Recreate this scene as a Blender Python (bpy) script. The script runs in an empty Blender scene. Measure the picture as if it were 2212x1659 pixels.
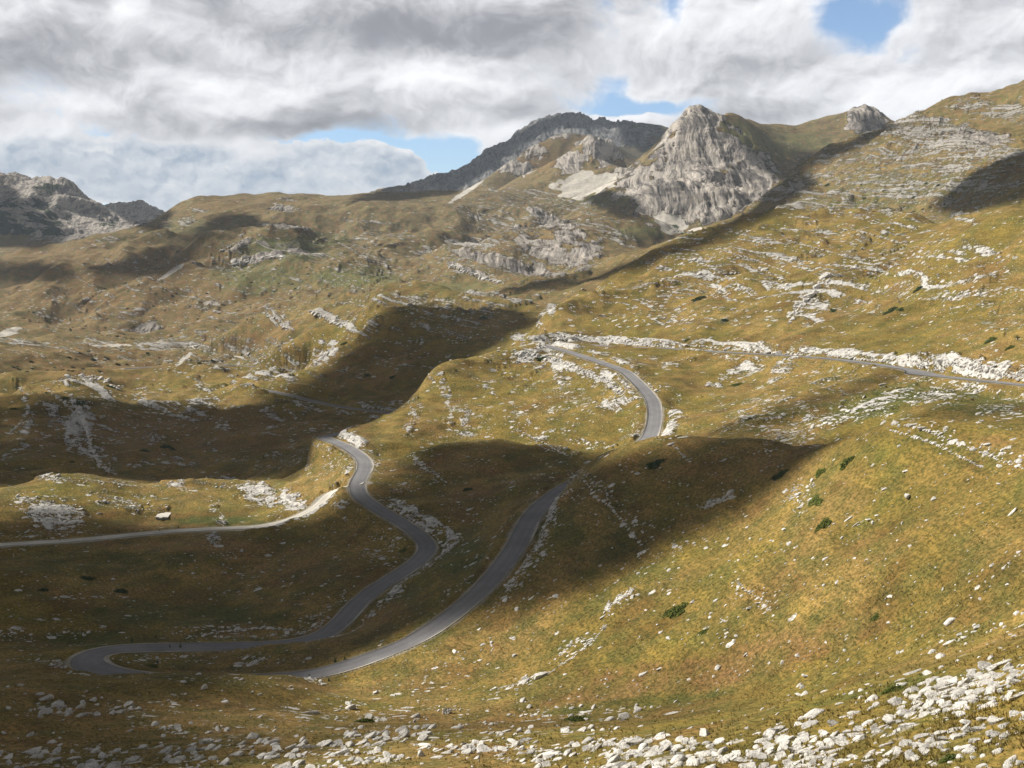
import bpy, bmesh, math, random
import numpy as np
from mathutils import Vector, Matrix
random.seed(7); rng = np.random.default_rng(7)
R = math.radians
scene = bpy.context.scene
COL = scene.collection

# ------------------------------------------------------------------ camera
F = 2372.0; CX = 1106.0; CY = 829.5
PITCH = math.atan((829.5-560.0)/F)
cam_d = bpy.data.cameras.new('camera'); cam = bpy.data.objects.new('camera', cam_d); COL.objects.link(cam)
cam.location = (0, 0, 0); cam.rotation_euler = (math.pi/2-PITCH, 0, 0)
cam_d.sensor_width = 36; cam_d.lens = 36*F/2212.0
cam_d.clip_start = 0.5; cam_d.clip_end = 60000
scene.camera = cam

# ------------------------------------------------------------------ light
SUN_EL = R(41)
SUN_H = Vector((-0.93, 0.30)).normalized()
SUN = Vector((SUN_H.x*math.cos(SUN_EL), SUN_H.y*math.cos(SUN_EL), math.sin(SUN_EL)))
sd = bpy.data.lights.new('sun', 'SUN'); sd.energy = 5.0; sd.angle = R(0.55); sd.color = (1.0, 0.94, 0.84)
so = bpy.data.objects.new('sun', sd); COL.objects.link(so)
so.rotation_euler = SUN.to_track_quat('Z', 'Y').to_euler()

scene.view_settings.view_transform = 'Standard'
scene.view_settings.look = 'None'
scene.view_settings.exposure = 0.52
scene.view_settings.gamma = 1.0
scene.cycles.max_bounces = 4; scene.cycles.diffuse_bounces = 2; scene.cycles.glossy_bounces = 1; scene.cycles.volume_bounces = 0

def pix_dir(u, v):
    """azimuth and tan(elevation) of photo pixel (2212 wide)"""
    u = np.asarray(u, float); v = np.asarray(v, float)
    x = (u-CX)/F; zz = -(v-CY)/F
    dy = math.cos(PITCH)+zz*math.sin(PITCH); dz = -math.sin(PITCH)+zz*math.cos(PITCH)
    return np.arctan2(x, dy), dz/np.hypot(x, dy)

def project(x, y, z):
    fwd = y*math.cos(PITCH)-z*math.sin(PITCH); up = y*math.sin(PITCH)+z*math.cos(PITCH)
    fwd = np.where(fwd < 1e-3, 1e-3, fwd)
    return CX+F*x/fwd, CY-F*up/fwd

# ------------------------------------------------------------------ node helper
class NT:
    flat = False
    def __init__(s, tree): s.t = tree; s.n = tree.nodes; s.l = tree.links
    def new(s, typ, **kw):
        n = s.n.new(typ)
        for k, v in kw.items(): setattr(n, k, v)
        return n
    def put(s, sock, val):
        if isinstance(val, bpy.types.NodeSocket): s.l.new(val, sock)
        elif val is not None:
            if sock.type == 'RGBA' and len(val) == 3: val = (*val, 1)
            sock.default_value = val
    def math(s, op, a, b=None, c=None, clamp=False):
        n = s.new('ShaderNodeMath', operation=op); n.use_clamp = clamp
        s.put(n.inputs[0], a); s.put(n.inputs[1], b); s.put(n.inputs[2], c); return n.outputs[0]
    def vmath(s, op, a, b=None, out=0):
        n = s.new('ShaderNodeVectorMath', operation=op)
        s.put(n.inputs[0], a)
        if b is not None: s.put(n.inputs[1], b)
        return n.outputs[out]
    def noise(s, vec, scale, detail=4, rough=0.55, dist=0.0, col=False):
        n = s.new('ShaderNodeTexNoise'); n.noise_dimensions = '2D' if s.flat else '3D'; s.put(n.inputs['Vector'], vec)
        s.put(n.inputs['Scale'], scale); n.inputs['Detail'].default_value = detail
        n.inputs['Roughness'].default_value = rough; n.inputs['Distortion'].default_value = dist
        return n.outputs['Color' if col else 'Fac']
    def ramp(s, x, lo, hi, a=0.0, b=1.0, smooth=True):
        n = s.new('ShaderNodeMapRange'); n.interpolation_type = 'SMOOTHSTEP' if smooth else 'LINEAR'
        s.put(n.inputs[0], x); s.put(n.inputs[1], lo); s.put(n.inputs[2], hi); s.put(n.inputs[3], a); s.put(n.inputs[4], b)
        return n.outputs[0]
    def mix(s, f, a, b, mode='MIX'):
        n = s.new('ShaderNodeMix', data_type='RGBA', blend_type=mode)
        s.put(n.inputs[0], f); s.put(n.inputs[6], a); s.put(n.inputs[7], b); return n.outputs[2]
    def comb(s, x, y, z):
        n = s.new('ShaderNodeCombineXYZ'); s.put(n.inputs[0], x); s.put(n.inputs[1], y); s.put(n.inputs[2], z); return n.outputs[0]
    def sep(s, v):
        n = s.new('ShaderNodeSeparateXYZ'); s.put(n.inputs[0], v); return n.outputs
    def bump(s, h, strength, dist, nrm=None):
        n = s.new('ShaderNodeBump'); s.put(n.inputs['Height'], h)
        n.inputs['Strength'].default_value = strength; n.inputs['Distance'].default_value = dist
        if nrm is not None: s.put(n.inputs['Normal'], nrm)
        return n.outputs[0]

# ------------------------------------------------------------------ world: Nishita sky with a broken cloud layer
world = bpy.data.worlds.new('World'); scene.world = world; world.use_nodes = True
W = NT(world.node_tree); W.flat = True; W.n.clear(); world.cycles.sampling_method = 'MANUAL'; world.cycles.sample_map_resolution = 512
wout = W.new('ShaderNodeOutputWorld')
sky = W.new('ShaderNodeTexSky', sky_type='NISHITA'); sky.sun_disc = False
sky.sun_elevation = SUN_EL; sky.sun_rotation = math.atan2(SUN_H.x, SUN_H.y)
sky.air_density = 1.0; sky.dust_density = 0.05; sky.ozone_density = 2.5; sky.altitude = 1900
gen = W.vmath('NORMALIZE', W.new('ShaderNodeTexCoord').outputs['Generated'])
gx, gy, gz = W.sep(gen)
az = W.math('ARCTAN2', gx, gy); el = W.math('ARCSINE', gz)
zc = W.math('MAXIMUM', gz, 0.0)
inv = W.math('DIVIDE', 1.0, W.math('ADD', zc, 0.20))
P = W.comb(W.math('MULTIPLY', gx, inv), W.math('MULTIPLY', gy, inv), 0.0)
warp = W.noise(W.comb(W.math('MULTIPLY', az, 7.0), W.math('MULTIPLY', el, 12.0), 0.0), 1.0, 4, 0.55, col=True)
wv = W.vmath('MULTIPLY', W.vmath('SUBTRACT', warp, (0.5, 0.5, 0.5)), (0.07, 0.045, 0.0))
Q = W.vmath('ADD', W.comb(az, el, 0.0), wv)
def blob(u, v, ru, rv, amp):
    a, te = pix_dir(u, v); e = math.atan(float(te))
    d = W.vmath('MULTIPLY', W.vmath('SUBTRACT', Q, (float(a), e, 0.0)), (F/ru, F/rv, 0.0))
    return W.math('MULTIPLY', W.math('EXPONENT', W.math('MULTIPLY', W.vmath('DOT_PRODUCT', d, d, out=1), -1.0)), amp)
def blobs(lst):
    acc = None
    for b in lst:
        o = blob(*b); acc = o if acc is None else W.math('ADD', acc, o)
    return acc
# a high grey deck with gaps, and a bank of crisp cumulus low in the north-west
def fbm(vec, sx, sy, det, rough): return W.noise(W.vmath('MULTIPLY', vec, (sx, sy, 1.0)), 1.0, det, rough)
E0 = W.comb(az, el, 0.0)
def puff(vec, sx, sy, det=3):
    v = W.new('ShaderNodeTexVoronoi'); v.feature = 'F1'; v.voronoi_dimensions = '2D'; v.normalize = True; W.put(v.inputs['Vector'], W.vmath('MULTIPLY', vec, (sx, sy, 1.0))); v.inputs['Scale'].default_value = 1.0
    v.inputs['Detail'].default_value = det; v.inputs['Roughness'].default_value = 0.55; v.inputs['Lacunarity'].default_value = 2.1
    return W.math('SUBTRACT', 1.0, v.outputs['Distance'])
def both(a, b, k): return W.math('ADD', W.math('MULTIPLY', a, 1-k), W.math('MULTIPLY', b, k))
gap = blobs([(1825, 32, 92, 62, 1.0), (1440, 30, 40, 50, 0.5), (1310, 180, 42, 36, 0.45), (1400, 224, 180, 24, 0.95), (930, 352, 130, 50, 1.25),
             (790, 322, 150, 17, 1.0), (1000, 300, 60, 22, 0.5), (1965, 112, 45, 36, 0.35), (150, 400, 220, 60, 0.9), (500, 400, 420, 80, 1.2), (60, 330, 160, 30, 0.45)])
nb = fbm(Q, 7.0, 11.0, 5, 0.5); nb2 = fbm(W.vmath('ADD', Q, (-0.014, 0.020, 0.0)), 7.0, 11.0, 5, 0.5)
Qo = W.vmath('ADD', Q, (-0.005, 0.007, 0.0))
nf = both(fbm(Q, 24.0, 30.0, 6, 0.60), W.math('SUBTRACT', puff(Q, 12.0, 17.0), 0.15), 0.5); nf2 = both(fbm(Qo, 24.0, 30.0, 6, 0.60), W.math('SUBTRACT', puff(Qo, 12.0, 17.0), 0.15), 0.5)
c = W.math('SUBTRACT', 0.72, gap)
c = W.math('ADD', c, W.math('MULTIPLY', W.math('SUBTRACT', nb, 0.5), 1.3)); c = W.math('ADD', c, W.math('MULTIPLY', W.math('SUBTRACT', nf, 0.5), 1.5))
deck = W.ramp(c, -0.08, 0.46)
bri = blobs([(640, 50, 330, 50, -0.34), (1080, 62, 250, 50, -0.30), (110, 105, 170, 46, -0.26), (620, 282, 330, 30, -0.24), (330, 200, 120, 40, -0.08), (1180, 235, 160, 30, -0.16),
             (1620, 150, 250, 70, -0.12), (2120, 60, 170, 110, -0.10), (470, 190, 110, 40, 0.22), (960, 165, 170, 40, 0.24), (1330, 60, 130, 50, 0.12),
             (1090, 292, 110, 22, 0.26), (1350, 250, 120, 18, 0.25), (1980, 200, 160, 40, 0.18), (80, 18, 200, 40, 0.14), (440, 245, 60, 22, 0.2), (270, 20, 30, 30, .2), (60, 220, 120, 30, .12), (1100, 140, 50, 16, .2)])
lit = W.math('ADD', 0.53, W.math('MULTIPLY', bri, 1.60))
lit = W.math('ADD', lit, W.math('MULTIPLY', W.math('SUBTRACT', nb, nb2), 1.5)); lit = W.math('ADD', lit, W.math('MULTIPLY', W.math('SUBTRACT', nf, nf2), 1.25))
lit = W.math('ADD', lit, W.math('MULTIPLY', W.math('SUBTRACT', nf, 0.5), 0.45))
lit = W.math('ADD', lit, W.math('MULTIPLY', W.ramp(c, 0.20, 0.60, 1.0, 0.0), 0.22))
lit = W.ramp(lit, -0.22, 1.16)
deckc = W.mix(lit, (0.23, 0.235, 0.258), (0.79, 0.795, 0.815))
# cumulus bank
bank = blobs([(770, 372, 70, 44, 1.0), (885, 385, 62, 44, 1.0), (560, 378, 200, 66, 1.0), (300, 372, 220, 66, 0.95), (40, 350, 160, 80, 0.9), (-200, 380, 200, 120, 1.0), (660, 420, 400, 50, 1.0), (1380, 262, 70, 26, .8), (1260, 250, 60, 26, .7)])
Q2 = W.vmath('ADD', E0, W.vmath('MULTIPLY', W.vmath('SUBTRACT', W.noise(W.vmath('MULTIPLY', E0, (50.0, 60.0, 1.0)), 1.0, 4, 0.6, col=True), (0.5, 0.5, 0.5)), (0.016, 0.014, 0.0)))
Q2o = W.vmath('ADD', Q2, (-0.004, 0.006, 0.0))
nc = both(fbm(Q2, 22.0, 30.0, 6, 0.58), W.math('SUBTRACT', puff(Q2, 19.0, 27.0), 0.15), 0.6); nc2 = both(fbm(Q2o, 22.0, 30.0, 6, 0.58), W.math('SUBTRACT', puff(Q2o, 19.0, 27.0), 0.15), 0.6)
c2 = W.math('ADD', W.math('SUBTRACT', bank, 0.52), W.math('MULTIPLY', W.math('SUBTRACT', nc, 0.5), 1.5))
bank_a = W.ramp(c2, 0.0, 0.10)
lit2 = W.math('ADD', W.math('ADD', 0.50, W.math('MULTIPLY', W.math('SUBTRACT', nc, nc2), 3.2)), W.ramp(c2, 0.0, 0.5, 0.38, -0.05), None, True)
bankc = W.mix(lit2, (0.29, 0.36, 0.45), (0.72, 0.73, 0.745))
over = W.ramp(el, R(13), R(24), 1.0, 0.20)
b1 = W.new('ShaderNodeBackground'); W.put(b1.inputs[0], sky.outputs[0]); b1.inputs[1].default_value = 0.11
b2 = W.new('ShaderNodeBackground'); W.put(b2.inputs[0], deckc); W.put(b2.inputs[1], over)
b3 = W.new('ShaderNodeBackground'); W.put(b3.inputs[0], bankc); b3.inputs[1].default_value = 1.0
m0 = W.new('ShaderNodeMixShader'); W.put(m0.inputs[0], bank_a); W.l.new(b1.outputs[0], m0.inputs[1]); W.l.new(b3.outputs[0], m0.inputs[2])
ms = W.new('ShaderNodeMixShader'); W.put(ms.inputs[0], deck); W.l.new(m0.outputs[0], ms.inputs[1]); W.l.new(b2.outputs[0], ms.inputs[2])
W.l.new(ms.outputs[0], wout.inputs[0])

# ------------------------------------------------------------------ terrain control lines  (photo u, v, horizontal distance m)
ROAD_MAIN = [(2480,862,395),(2400,850,410),(2212,831,455),(2060,815,495),(2000,808,515),(1950,795,540),(1780,773,600),(1600,762,660),(1440,752,715),(1330,748,750),
  (1220,741,788),(1178,738,788),(1160,741,770),(1185,748,742),(1230,760,705),(1290,780,665),(1345,800,632),(1368,817,608),(1395,845,580),(1411,870,556),(1414,905,530),
  (1402,943,502),(1372,968,485),(1315,1000,458),(1255,1035,432),(1222,1052,420),(1180,1082,398),(1145,1120,375),(1113,1180,350),(1065,1245,333),(1000,1308,320),(900,1378,308),(800,1420,303),
  (700,1451,300),(620,1463,300),(500,1467,302),(400,1468,306),(300,1463,311),(235,1453,316),(194,1436,322),(188,1420,330),(218,1407,338),(275,1400,343),(400,1397,345),(550,1394,345),
  (640,1388,346),(702,1370,350),(742,1337,358),(770,1305,366),(812,1270,376),(862,1240,386),(908,1207,396),(924,1180,405),(906,1155,415),(862,1125,430),(812,1095,445),(778,1070,460),
  (772,1045,478),(786,1015,503),(786,995,520),(765,975,545),(735,958,565),(708,948,583),(702,943,600),(725,938,625),(780,925,690),(835,905,800),(850,894,860),(820,889,885),(740,879,905),(680,867,922),(620,852,940),(560,840,958),(532,834,972),(538,828,990)]
ROAD_GRAVEL = [(786,1042,479),(762,1046,480),(735,1052,482),(708,1066,482),(690,1088,478),(652,1113,475),(600,1130,473),(560,1137,472),(480,1141,475),(380,1146,478),(300,1153,478),(200,1163,476),(100,1170,474),(0,1176,473),(-300,1190,472)]
ROAD_FAR1 = [(660,806,1115),(615,799,1130),(560,793,1150),(496,789,1165),(400,791,1175),(267,796,1180)]
ROAD_FAR2 = [(-300,722,1800),(0,732,1730),(120,736,1690),(239,740,1650),(350,739,1620),(440,738,1600),(455,741,1575),(432,745,1550),(412,749,1520),(418,756,1470),(432,762,1430),(506,770,1380),(532,775,1350)]

LINES = [
 # near slope
 ([(-450,1700,190),(0,1659,165),(500,1659,150),(1000,1659,130),(1500,1659,105),(1900,1659,90),(2212,1659,80),(2650,1640,70)], None),
 ([(-450,1560,240),(0,1560,228),(300,1562,226),(600,1562,220),(1000,1572,190),(1300,1562,170),(1540,1545,152),(1750,1487,138),(2000,1430,128),(2212,1388,118),(2650,1300,100)], None),
 ([(-450,1480,300),(0,1478,296),(120,1474,300),(250,1461,296),(320,1456,289),(450,1455,286),(560,1456,284),(640,1466,286)], None),
 ([(700,1490,286),(1000,1502,268),(1300,1492,252),(1500,1472,240),(1700,1442,226),(2000,1390,205),(2212,1337,190),(2650,1240,165)], None),
 # front hill
 ([(1240,1036,405),(1262,1006,402),(1330,977,396),(1400,950,388),(1440,935,382),(1490,941,374),(1550,947,366),(1620,945,360),(1700,962,350),(1800,955,335),(1880,933,318),(1930,907,302),(2050,904,290),(2212,934,272),(2650,990,240)], (1.10,-0.016)),
 ([(1400,1150,322),(1600,1100,315),(1800,1100,276),(2000,1050,266),(2212,1050,242),(2650,1080,215)], None),
 ([(1250,1200,326),(1500,1300,272),(1800,1250,246),(2212,1200,211),(2650,1180,190)], None),
 ([(1100,1420,284),(1250,1350,288),(1400,1420,258),(1900,1350,222)], None),
 # bowl behind front hill
 ([(1480,925,490),(1600,928,455),(1700,945,428),(1800,935,412),(1950,895,392),(2212,905,340)], None),
 ([(1500,870,560),(1700,860,520),(1900,850,478),(2100,860,440)], None),
 ([(1500,800,640),(1700,815,585),(1880,810,540)], None),
 # left floor
 ([(-450,1400,360),(0,1400,355),(300,1350,372),(550,1330,374)], None),
 ([(-450,1260,425),(150,1300,398),(500,1250,420),(700,1210,414)], None),
 ([(-450,1200,460),(300,1200,450),(600,1180,445)], None),
 ([(400,1432,325),(800,1355,332),(950,1262,350),(1030,1180,372)], None),
 ([(650,1330,366),(800,1200,408)], None),
 # lit ridge left
 ([(-450,1085,560),(0,1050,560),(60,1035,562),(130,1021,565),(220,1030,565),(300,1039,560),(450,1037,562),(550,1041,560),(640,1046,553)], (1.08,-0.015)),
 ([(-450,1130,515),(0,1110,515),(130,1092,512),(350,1112,506),(500,1090,512),(600,1080,512)], None),
 ([(-450,1050,700),(0,1036,698),(130,1014,722),(300,1030,702),(500,1030,692),(600,1003,682),(680,985,640)], None),
 ([(-450,950,850),(0,950,850),(200,932,862),(400,930,855),(600,922,842),(730,915,790)], None),
 ([(-450,900,950),(100,882,960),(300,882,962),(450,880,955)], None),
 ([(-450,880,1040),(0,858,1022),(70,836,1045),(130,822,1058),(180,811,1062),(230,828,1050),(260,845,1035)], (1.07,-0.016)),
 ([(330,858,1000),(420,845,1010),(500,832,1022)], None),
 ([(-100,812,1170),(250,797,1185),(350,791,1200),(500,786,1182),(600,796,1130)], (1.06,-0.014)),
 ([(-450,800,1300),(0,792,1300),(200,772,1400),(400,772,1400)], None),
 # hills in the middle
 ([(560,768,1155),(620,736,1135),(700,702,1122),(780,672,1110),(860,657,1100),(950,671,1080),(1030,667,1062),(1100,664,1045)], (1.05,-0.020)),
 ([(600,805,1065),(700,790,1035),(800,765,1035),(900,745,1020),(1000,745,985)], None),
 ([(700,850,945),(850,850,930),(950,800,930)], None),
 ([(462,737,1440),(490,712,1410),(520,688,1395),(548,668,1385),(600,660,1365),(700,645,1335),(770,638,1300),(840,612,1280),(950,618,1250),(1050,638,1200),(1130,652,1150)], (1.06,-0.022)),
 ([(520,745,1360),(600,720,1290)], None),
 # centre spur
 ([(1135,738,782),(1082,760,750),(1000,783,718),(932,799,692),(908,830,672),(888,860,655),(850,885,640),(780,914,622),(728,938,607)], (1.08,-0.02)),
 ([(1100,800,692),(1200,850,622),(1300,865,590)], None),
 ([(1000,860,642),(1000,920,590),(1200,930,562),(1300,928,540)], None),
 ([(880,1000,516),(905,970,530),(950,955,536),(1000,945,540),(1100,950,534),(1200,966,518),(1290,985,492)], (1.05,-0.006)),
 ([(860,1060,472),(1000,1080,452),(1100,1050,452),(1180,1030,450)], None),
 ([(960,1180,404),(1050,1120,415),(1110,1090,412)], None),
 ([(850,960,562),(800,965,572)], None),
 # right slope above the upper road
 ([(1147,715,800),(1180,672,862),(1250,630,935),(1300,601,1000),(1380,565,1062),(1450,530,1120),(1560,500,1150),(1640,470,1150),(1700,460,1132),(1800,461,1085),(1900,450,1055),(2000,461,1005),(2060,470,940)], (1.07,-0.022)),
 ([(1300,690,860),(1500,680,800),(1700,680,742),(1900,700,652),(2100,700,582),(2212,740,505),(2650,760,420)], None),
 ([(1300,645,925),(1500,600,930),(1700,600,862),(1900,615,752),(2100,610,650),(2212,580,640)], None),
 ([(1700,525,1000),(1900,530,960)], None),
 ([(1950,558,760),(1990,532,752),(2061,504,742),(2130,476,732),(2212,452,722),(2650,380,680)], (1.09,-0.028)),
 ([(2080,480,925),(2212,450,900)], (1.1,-0.01)),
 # shaded hollow behind
 ([(1080,626,1400),(1180,600,1400),(1300,588,1400),(1400,540,1400),(1500,506,1450),(1600,478,1500)], None),
 # rocky hill
 ([(965,562,1950),(1000,552,1960),(1100,505,2010),(1180,470,2060),(1270,447,2100),(1330,456,2100),(1400,482,2060)], (1.06,-0.018)),
 ([(970,592,1810),(1080,614,1700),(1200,592,1720),(1300,572,1720),(1400,522,1820)], None),
 ([(1000,500,2400),(1100,472,2500),(1200,440,2600)], None),
 ([(1190,430,2820),(1280,436,2780),(1330,420,2780)], None),
 # castle-like peak
 ([(1380,470,2260),(1420,494,2200),(1500,490,2200),(1600,482,2250),(1680,440,2380)], None),
 ([(1350,355,2760),(1400,330,2700),(1418,296,2690),(1440,265,2700),(1480,240,2720),(1510,221,2740),(1530,232,2755),(1560,235,2800),(1610,255,2880),(1660,266,2950),(1720,270,3000),(1760,258,3000),(1800,252,3000),(1840,241,3000),(1865,235,3000),(1895,249,3000),(1930,276,3000),(2100,300,3100),(2650,300,3100)], (1.12,-0.06)),
 ([(1400,420,2440),(1450,350,2560),(1530,350,2560),(1600,400,2450)], None),
 ([(1480,430,2340),(1560,430,2340)], None),
 ([(1700,350,2760),(1800,320,2860),(1740,375,2650)], None),
 ([(1150,382,3040),(1200,345,3080),(1240,306,3120),(1290,282,3150),(1330,285,3150),(1343,315,3120),(1360,335,3050),(1390,336,2920)], (1.08,-0.04)),
 ([(1150,422,2860),(1220,376,2960),(1340,382,2900)], None),
 ([(985,414,2920),(1030,396,3300),(1060,378,3400),(1076,354,3420),(1086,374,3430),(1110,340,3500),(1140,310,3550),(1175,305,3600),(1210,280,3650),(1250,285,3700),(1300,300,3700)], (1.08,-0.03)),
 ([(1080,410,3000),(1150,370,3250)], None),
 ([(765,432,5000),(800,420,4900),(870,396,4900),(940,402,5000),(1000,365,5100),(1060,320,5200),(1120,290,5250),(1180,265,5300),(1230,245,5300),(1265,243,5300),(1300,258,5300),(1330,272,5300),(1380,272,5400),(1425,283,5500),(1500,330,5600)], (1.12,-0.05)),
 ([(850,432,4300),(950,418,4200),(1050,375,4400),(1150,330,4600)], None),
 ([(335,478,2800),(368,456,2850),(400,430,2900),(440,417,2900),(490,428,2900),(530,420,2950),(590,418,3000),(640,428,3000),(750,433,3000),(800,431,3000),(900,423,3000),(950,421,2960)], (1.08,-0.02)),
 ([(450,450,2720),(600,448,2720),(800,470,2500),(900,480,2500),(1000,450,2700)], None),
 ([(700,500,2300),(800,520,2250),(950,535,2130)], None),
 ([(700,550,2100),(850,590,1950),(920,600,1850)], None),
 ([(415,525,2150),(470,480,2200),(560,462,2250),(640,478,2300),(680,505,2260)], (1.06,-0.020)),
 ([(440,560,2090),(500,548,2100),(560,545,2100),(620,560,2060)], None),
 ([(480,588,1990),(560,592,1970),(640,590,1950)], None),
 ([(380,585,2080),(330,600,2080),(250,590,2150)], None),
 ([(-450,545,2700),(0,545,2700),(100,530,2700),(180,522,2700),(260,505,2750),(330,485,2800)], (1.1,-0.02)),
 ([(-450,575,2500),(100,572,2500),(250,560,2450),(350,520,2500)], None),
 ([(-450,610,2350),(0,600,2350),(300,602,2200),(500,590,2080)], None),
 ([(-450,660,2100),(0,650,2100),(200,650,2050),(400,650,1950),(600,635,1820),(760,610,1850)], None),
 ([(-450,350,4300),(-100,372,4400),(0,378,4400),(60,380,4400),(100,392,4400),(145,398,4400),(200,430,4300),(260,470,4200),(310,497,4100)], (1.15,-0.04)),
 ([(-450,520,3500),(0,525,3500),(150,525,3400),(260,505,3500)], None),
 ([(210,442,6500),(250,447,6500),(285,433,6500),(300,432,6500),(330,442,6500),(368,462,6500),(400,490,6500)], (1.12,-0.04)),
 # right mountain
 ([(1645,425,1720),(1680,396,1750),(1750,356,1800),(1850,311,1800),(1920,276,1800),(1955,247,1800),(1985,229,1800),(2040,200,1850),(2090,186,1900),(2122,190,1900),(2170,173,1950),(2212,167,1950),(2650,140,2000)], (1.1,-0.05)),
 ([(1620,452,1610),(1700,456,1480),(1900,452,1400),(2000,458,1350),(2100,462,1250)], None),
 ([(1750,410,1620),(1900,352,1650),(2000,270,1730),(2150,260,1700)], None),
 ([(1850,400,1550),(2000,350,1550),(2100,380,1370),(2212,400,1180),(2212,330,1380),(2650,300,1200)], None),
]
pts = []
def densify(line, step=22.0):
    out = []
    for (a, b) in zip(line[:-1], line[1:]):
        n = max(1, int(math.hypot(b[0]-a[0], b[1]-a[1])/step)); n = min(n, 8)
        for i in range(n):
            t = i/n; out.append((a[0]+(b[0]-a[0])*t, a[1]+(b[1]-a[1])*t, math.exp(math.log(a[2])*(1-t)+math.log(b[2])*t)))
    out.append(line[-1]); return out
for line, drop in LINES:
    for (u, v, D) in densify(line, 34):
        a, te = pix_dir(u, v); pts.append((float(a), math.log(D), float(te)))
        if drop: pts.append((float(a), math.log(D*drop[0]), float(te)+drop[1]))
for rd in (ROAD_MAIN, ROAD_GRAVEL, ROAD_FAR1, ROAD_FAR2):
    for (u, v, D) in densify(rd, 40):
        a, te = pix_dir(u, v); pts.append((float(a), math.log(D), float(te)))
for a in np.linspace(-0.62, 0.62, 16):
    pts.append((a, math.log(30), -0.53)); pts.append((a, math.log(50), -0.52)); pts.append((a, math.log(9500), -0.02)); pts.append((a, math.log(8000), 0.0))
pts = np.array(pts)
key = np.round(pts[:, :2]/[0.003, 0.004]).astype(int); _, ui = np.unique(key, axis=0, return_index=True); pts = pts[ui]
NP = len(pts); BETA = 1.35
dd = np.hypot(pts[:, None, 0]-pts[None, :, 0], pts[:, None, 1]-pts[None, :, 1])
A = np.zeros((NP+3, NP+3)); A[:NP, :NP] = -dd**BETA + np.eye(NP)*0.0012*0 - np.eye(NP)*(-0.0009)
A[:NP, NP] = 1; A[:NP, NP+1:] = pts[:, :2]; A[NP:, :NP] = A[:NP, NP:].T
wts = np.linalg.solve(A, np.concatenate([pts[:, 2], [0, 0, 0]]))
ca = np.arange(-0.60, 0.6001, 0.008); cl = np.arange(math.log(40), math.log(9700), 0.0105)
GA, GL = np.meshgrid(ca, cl)
S0 = np.empty(GA.size); ga = GA.ravel(); gl = GL.ravel()
for i in range(0, GA.size, 4000):
    d = (ga[i:i+4000, None]-pts[None, :, 0])**2+(gl[i:i+4000, None]-pts[None, :, 1])**2
    S0[i:i+4000] = -(d**(BETA/2))@wts[:NP]+wts[NP]+ga[i:i+4000]*wts[NP+1]+gl[i:i+4000]*wts[NP+2]
S0 = S0.reshape(GA.shape)
def smooth(a, ax):
    b = np.moveaxis(a, ax, 0).copy(); p = np.concatenate([b[:1], b, b[-1:]]); b = 0.22*p[:-2]+0.56*p[1:-1]+0.22*p[2:]
    return np.moveaxis(b, 0, ax)
S0 = smooth(smooth(S0, 0), 1)
def cubic_mat(x, g):
    """Catmull-Rom interpolation matrix from grid g to positions x"""
    h = g[1]-g[0]; t = np.clip((x-g[0])/h, 0, len(g)-1.0001); i = t.astype(int); f = t-i
    M = np.zeros((len(x), len(g))); r = np.arange(len(x))
    ws = (-0.5*f+f*f-0.5*f**3, 1-2.5*f*f+1.5*f**3, 0.5*f+2*f*f-1.5*f**3, -0.5*f*f+0.5*f**3)
    for k, w_ in zip((-1, 0, 1, 2), ws): np.add.at(M, (r, np.clip(i+k, 0, len(g)-1)), w_)
    return M
inner = np.linspace(-R(30.5), R(30.5), 1400)
outer = R(30.5)+(math.pi-R(30.5))*np.linspace(0, 1, 50)[1:]**1.8
AZ = np.concatenate([-outer[::-1], inner, outer]); NA = len(AZ)
DN = np.concatenate([np.exp(np.linspace(math.log(1.5), math.log(60), 60))[:-1], np.exp(np.linspace(math.log(60), math.log(2000), 1230))[:-1], np.exp(np.linspace(math.log(2000), math.log(3700), 500))[:-1], np.exp(np.linspace(math.log(3700), math.log(9500), 190))]); NR = len(DN)
LD = np.log(DN)
S = cubic_mat(LD, cl)@S0@cubic_mat(AZ, ca).T
wn = np.clip((DN-35)/45, 0, 1)[:, None]; wn = wn*wn*(3-2*wn)
S = S*wn+(-0.52-0.6/np.maximum(DN, 1.5)[:, None]*0.15)*(1-wn)
wo = np.clip((np.abs(AZ)-0.56)/0.6, 0, 1)[None, :]; wo = wo*wo*(3-2*wo)
Sd = np.interp(LD, [math.log(2), math.log(80), math.log(300), math.log(1000), math.log(3000), math.log(9500)], [-.5, -.42, -.28, -.09, 0.0, 0.01])[:, None]
S = S*(1-wo)+Sd*wo
X = DN[:, None]*np.sin(AZ)[None, :]; Y = DN[:, None]*np.cos(AZ)[None, :]; Z = S*DN[:, None]

# ------------------------------------------------------------------ numpy gradient noise
def _h(ix, iy, seed):
    h = (ix.astype(np.int64)*374761393+iy.astype(np.int64)*668265263+seed*2147483647) & 0xffffffff
    h = ((h ^ (h >> 13))*1274126177) & 0xffffffff
    h = (h ^ (h >> 16)) & 0xffffffff
    return (h.astype(np.float32)/np.float32(4294967296.0))*np.float32(2*math.pi)
def pnoise(x, y, seed=0):
    x = x.astype(np.float32) if isinstance(x, np.ndarray) else x; y = y.astype(np.float32)
    ix = np.floor(x); iy = np.floor(y); fx = x-ix; fy = y-iy; ix = ix.astype(np.int32); iy = iy.astype(np.int32)
    u = fx*fx*fx*(fx*(fx*6-15)+10); v = fy*fy*fy*(fy*(fy*6-15)+10)
    def g(dx, dy):
        a = _h(ix+dx, iy+dy, seed); return np.cos(a)*(fx-dx)+np.sin(a)*(fy-dy)
    n0 = g(0, 0); n1 = g(1, 0); a = n0+u*(n1-n0)
    n0 = g(0, 1); n1 = g(1, 1); b = n0+u*(n1-n0)
    return (a+v*(b-a))*1.5
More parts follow.
